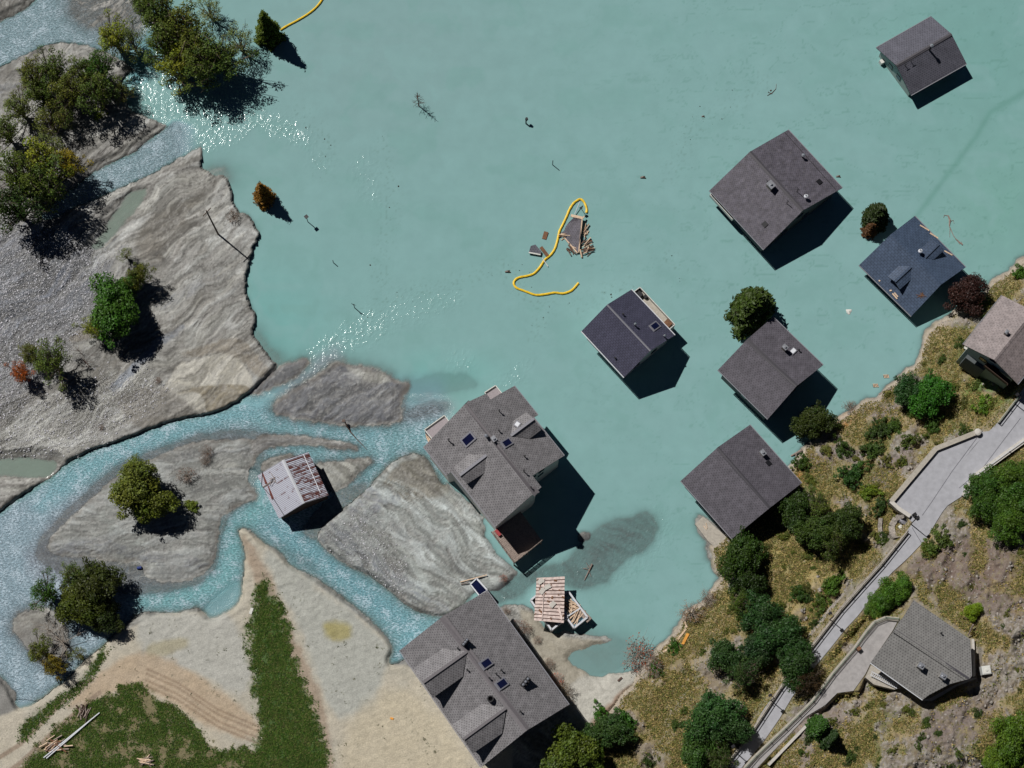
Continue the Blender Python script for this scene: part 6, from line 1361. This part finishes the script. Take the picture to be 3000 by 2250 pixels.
# scrub: countable shrubs of the hillside
R=random.Random(11)
PLACE=0
def inpoly(x,y,pl):
    c=False; n=len(pl)
    for k in range(n):
        (x0,y0),(x1,y1)=pl[k],pl[(k+1)%n]
        if (y0>y)!=(y1>y) and x<(x1-x0)*(y-y0)/(y1-y0)+x0: c=not c
    return c
def clear(x,y,mar=14):
    j=int((x-gx[0])/ST); i=int((y-gy[0])/ST)
    return hd[i,j]>16 and rd[i,j]<-mar and yd[i,j]<-mar*.7 and dd[i,j]<-mar*.7 and hp[i,j]<-26
Z1=[(2330,1380),(2560,1190),(2700,1040),(2800,960),(2900,900),(3000,840),(3000,1060),(2900,1230),(2740,1310),(2600,1470),(2640,1560),(2440,1780),(2300,1960),(2200,2090),(2080,2250),(1860,2250),(1960,2020),(2110,1720),(2250,1600)]
Z2=[(2460,1860),(2620,1690),(2800,1470),(3000,1290),(3010,2260),(2260,2260),(2430,2080),(2520,2040),(2700,2070),(2870,2000),(2860,1860),(2680,1740),(2560,1850)]
def scatter(zone,n,rr,label,grp,pal,kinds=('shrub',)):
    c=0; t=0
    while c<n and t<n*40:
        t+=1; xs=[p[0] for p in zone]; ys=[p[1] for p in zone]; x=R.uniform(min(xs),max(xs)); y=R.uniform(min(ys),max(ys))
        if not inpoly(x,y,zone) or not clear(x,y): continue
        if h10pad(x,y): continue
        j=int((x-gx[0])/ST); i=int((y-gy[0])/ST)
        if hw[i,j]+R.uniform(-.5,.5)<-.05: continue
        c+=1; tree(x,y,R.uniform(*rr),R.choice(kinds),R.choice(pal),label,grp,name='shrub',cat='shrub',stretch=.9)
def h10pad(x,y): return x>2820 and 850<y<1150 and (x-2820)+(1150-y)>90 and y-850>-(x-2940)
PG=[(72,86,46),(86,98,52),(104,104,60),(62,76,44),(112,106,70),(94,90,60)]
scatter(Z1,90,(7,19),'low green shrub on the dry slope between the lake and the road','shrubs on the slope between the lake and the road',PG)
scatter(Z2,60,(6,15),'low shrub on the rocky slope uphill of the road','shrubs on the rocky slope uphill of the road',PG)
SHL=['shrub right of the upper parking parapet', 'left shrub of the three above the long rocky strip', 'middle shrub of the three above the long rocky strip', 'right shrub of the three above the long rocky strip', 'vivid bluish green shrub right of the weathered roof corner', 'smaller shrub behind the vivid bluish green one', 'dark shrub halfway between round shore tree and parking area', 'dark shrub below the round shore tree', 'dark bluish shrub beside the curved dry stone walls', 'yellowish shrub beside the curved dry stone walls', 'round green shrub alone in the dry grass below the weathered roof', 'olive shrub right of the round lone shrub in the dry grass', 'green shrub against the foot of the rubble retaining wall', 'shrub at the shore corner behind the weathered roof', 'olive shrub on the uphill verge across from the round shelter', 'lower olive shrub on the uphill verge across from the shelter', 'olive shrub just above the parking parapet', 'bright grassy shrub below the brown roofed house', 'green shrub at the foot of the pale beach', 'brighter small shrub between beach and long house shadow', 'green shrub under the reddish bare bush at the lake corner', 'olive shrub at the bottom edge right of the large olive tree', 'shrub behind the purple tree toward the brown roofed house', 'shrub against the upper eave of the brown roofed house', 'shrub at the right edge above the brown roofed house']
for (x,y,r,c),lb_ in zip(((2735,1240,26,(70,90,46)),(2570,1270,30,(62,78,44)),(2590,1255,24,(58,76,42)),(2620,1250,26,(70,88,44)),(2490,1400,34,(58,88,54)),(2510,1380,28,(66,92,50)),(2560,1320,30,(70,86,50)),(2470,1310,26,(66,84,44)),(2580,1480,24,(58,78,48)),(2550,1440,28,(110,120,50)),(2345,1745,24,(62,88,46)),(2405,1765,26,(80,96,50)),(2440,1710,30,(82,106,46)),(2350,1360,26,(70,90,44)),(2760,1580,30,(84,96,56)),(2720,1610,26,(90,102,56)),(2670,1290,24,(84,94,50)),(2880,1190,26,(96,120,50)),(1830,2110,30,(60,96,40)),(1760,2085,22,(70,110,44)),(1925,1965,22,(66,96,42)),(1740,2180,30,(90,110,44)),(2870,880,26,(60,84,44)),(2920,930,24,(66,90,44)),(2990,800,24,(74,104,46))),SHL):
    tree(x,y,r,'shrub',c,lb_,'bushy shrubs of the lakeside slope',name='shrub',cat='shrub')

# ------------------------------------------------------------------ grass and stones (nobody could count these)
def tufts(name,ok,n,size,pal,label,cat,bl=4,seed=1,box=None,hgt=1.0):
    r=np.random.default_rng(seed); x0,y0,x1,y1=box; x=r.uniform(x0,x1,n*6); y=r.uniform(y0,y1,n*6)
    j=((x-gx[0])/ST).astype(int); i=((y-gy[0])/ST).astype(int); k=ok[i,j]>r.uniform(0,1,len(x)); x=x[k][:n];y=y[k][:n];i=i[k][:n];j=j[k][:n]; n=len(x)
    W=PW(x,y,H[i,j]); W=np.repeat(W,bl,0); m=len(W); s=size*r.uniform(.5,1.4,m); a=r.uniform(0,6.283,m); 
    W[:,:2]+=r.normal(size=(m,2))*size*.5; d=np.stack([np.cos(a),np.sin(a)],1); pr=np.stack([-d[:,1],d[:,0]],1)
    v0=W.copy(); v0[:,:2]-=pr*s[:,None]*.28; v1=W.copy(); v1[:,:2]+=pr*s[:,None]*.28; v2=W.copy(); v2[:,:2]+=d*s[:,None]*.75; v2[:,2]+=s*.7*hgt; v0[:,2]-=.03; v1[:,2]-=.03
    q=np.stack([v0,v1,v2],1).reshape(-1,3); me=bpy.data.meshes.new(name); me.vertices.add(3*m); me.vertices.foreach_set('co',q.astype(np.float32).ravel()); me.loops.add(3*m); me.loops.foreach_set('vertex_index',np.arange(3*m,dtype=np.int32)); me.polygons.add(m); me.polygons.foreach_set('loop_start',np.arange(0,3*m,3,dtype=np.int32)); me.update(calc_edges=True)
    P3=np.array([srgb(c) for c in pal]); pi=r.integers(0,len(pal),n); cc=np.repeat(P3[pi],bl,0)*r.uniform(.7,1.3,(m,1)); at=me.attributes.new('Col','FLOAT_COLOR','FACE'); at.data.foreach_set('color',np.concatenate([cc,np.ones((m,1))],1).astype(np.float32).ravel())
    me.materials.append(M['leaf']); o=bpy.data.objects.new(name,me); COL.objects.link(o); o.color=(1,1,1,1); return tag(o,label,cat,kind='stuff')
okh=(hd>12)*(rd<-6)*(yd<-4)*(dd<-4)*(hp<-3)*np.clip(.15+1.1*ss(-rockm,-.6,.0)+1.2*hw,.03,1)*(1-.85*ss(rk,.3,.8))
tufts('dry_grass',okh,92000,.27,[(180,162,104),(156,146,90),(126,130,72),(194,174,118),(104,114,58),(150,130,94),(118,124,66)],'dry tan and olive grass covering the hillside around the road','grass',box=(1650,740,3050,2300),seed=2)
okg=np.clip(np.maximum(G1,G2)*(.08+.9*ss(hsn+.5*gv,-.15,.25))+.5*G3*ss(-gv+.4*hsn,-.3,.15)*(np.maximum(G1,G2)<.5),0,1)
tufts('meadow_grass',okg,40000,.26,[(66,100,36),(84,120,46),(56,82,34),(108,130,60),(96,116,54),(124,124,78)],'dense dark green grass of the strip and meadow at the lower left','grass',box=(-60,1650,1000,2300),seed=3)
tufts('mud_weeds',spk*ss(SP,4,20)*.9,5000,.22,[(92,98,66),(110,112,80),(72,80,54)],'scattered grey green weeds poking through the sand plain','weeds',box=(0,1850,1500,2300),seed=4,bl=3)

def stones(name,ok,n,smin,smax,col,label,box,seed,z0=None):
    r=np.random.default_rng(seed); x0,y0,x1,y1=box; x=r.uniform(x0,x1,n*8); y=r.uniform(y0,y1,n*8); j=((x-gx[0])/ST).astype(int); i=((y-gy[0])/ST).astype(int)
    k=ok[i,j]>r.uniform(0,1,len(x)); x=x[k][:n];y=y[k][:n];i=i[k][:n];j=j[k][:n];n=len(x); W=PW(x,y,H[i,j] if z0 is None else np.full(n,z0))
    g=(1+5**.5)/2; V=np.array([(-1,g,0),(1,g,0),(-1,-g,0),(1,-g,0),(0,-1,g),(0,1,g),(0,-1,-g),(0,1,-g),(g,0,-1),(g,0,1),(-g,0,-1),(-g,0,1)])/1.9
    F=np.array([(0,11,5),(0,5,1),(0,1,7),(0,7,10),(0,10,11),(1,5,9),(5,11,4),(11,10,2),(10,7,6),(7,1,8),(3,9,4),(3,4,2),(3,2,6),(3,6,8),(3,8,9),(4,9,5),(2,4,11),(6,2,10),(8,6,7),(9,8,1)])
    s_=smin*(smax/smin)**r.power(.5,n); A=V[None]*(1+.3*r.normal(size=(n,12,1)))*s_[:,None,None]*np.stack([r.uniform(.7,1.3,n),r.uniform(.7,1.3,n),r.uniform(.4,.8,n)],1)[:,None,:]*.5+W[:,None,:]
    me=bpy.data.meshes.new(name); me.vertices.add(12*n); me.vertices.foreach_set('co',A.astype(np.float32).ravel()); FF=(F[None]+12*np.arange(n)[:,None,None]).reshape(-1,3); m=len(FF)
    me.loops.add(3*m); me.loops.foreach_set('vertex_index',FF.astype(np.int32).ravel()); me.polygons.add(m); me.polygons.foreach_set('loop_start',np.arange(0,3*m,3,dtype=np.int32)); me.update(calc_edges=True)
    me.materials.append(plain(name+'_stone',col,.85,var=.4,scale=1.7)); o=bpy.data.objects.new(name,me); COL.objects.link(o); return tag(o,label,'rocks',kind='stuff')
stones('rubble',(hd>6)*(rd<-8)*(yd<-4)*(dd<-4)*(hp<-10)*np.clip(ss(rockm+.5*hw+.3*hs,.3,.9)+.5*shore,0,1),2600,.12,.6,(146,140,134),'loose grey rubble and outcrop stones on the hillside',(1650,740,3050,2300),5)
stones('pebbles',np.clip(PB,0,1)*(H>.02),9000,.09,.30,(186,186,192),'river pebbles, whitened for sun glitter, strewn over the gravel on the left mudflat',(-40,560,1200,1750),6)  # pale stone colour carries the glitter of the wet gravel
m=MB(); b=P(409,1665,.0); m.tube([b+Vector((-.35,0,.2)),b+Vector((.35,.1,.25))],.24,8); one(m,'canister',plain('blue_plastic',(44,60,120),.4),'small dark blue canister lying in the shallow stream below the island','canister')

fl_=np.clip(np.maximum(smear*ss(fbm(X/14,Y/14,4,120),.0,.4),.8*np.exp(-(((X-1500)/60)**2+((Y-780)/26)**2))),0,1)*(H<-1)
stones('flotsam',fl_,420,.08,.30,(62,58,48),'tiny dark scraps and twigs drifting in lines on the lake',(850,220,2500,1150),8,z0=.02)
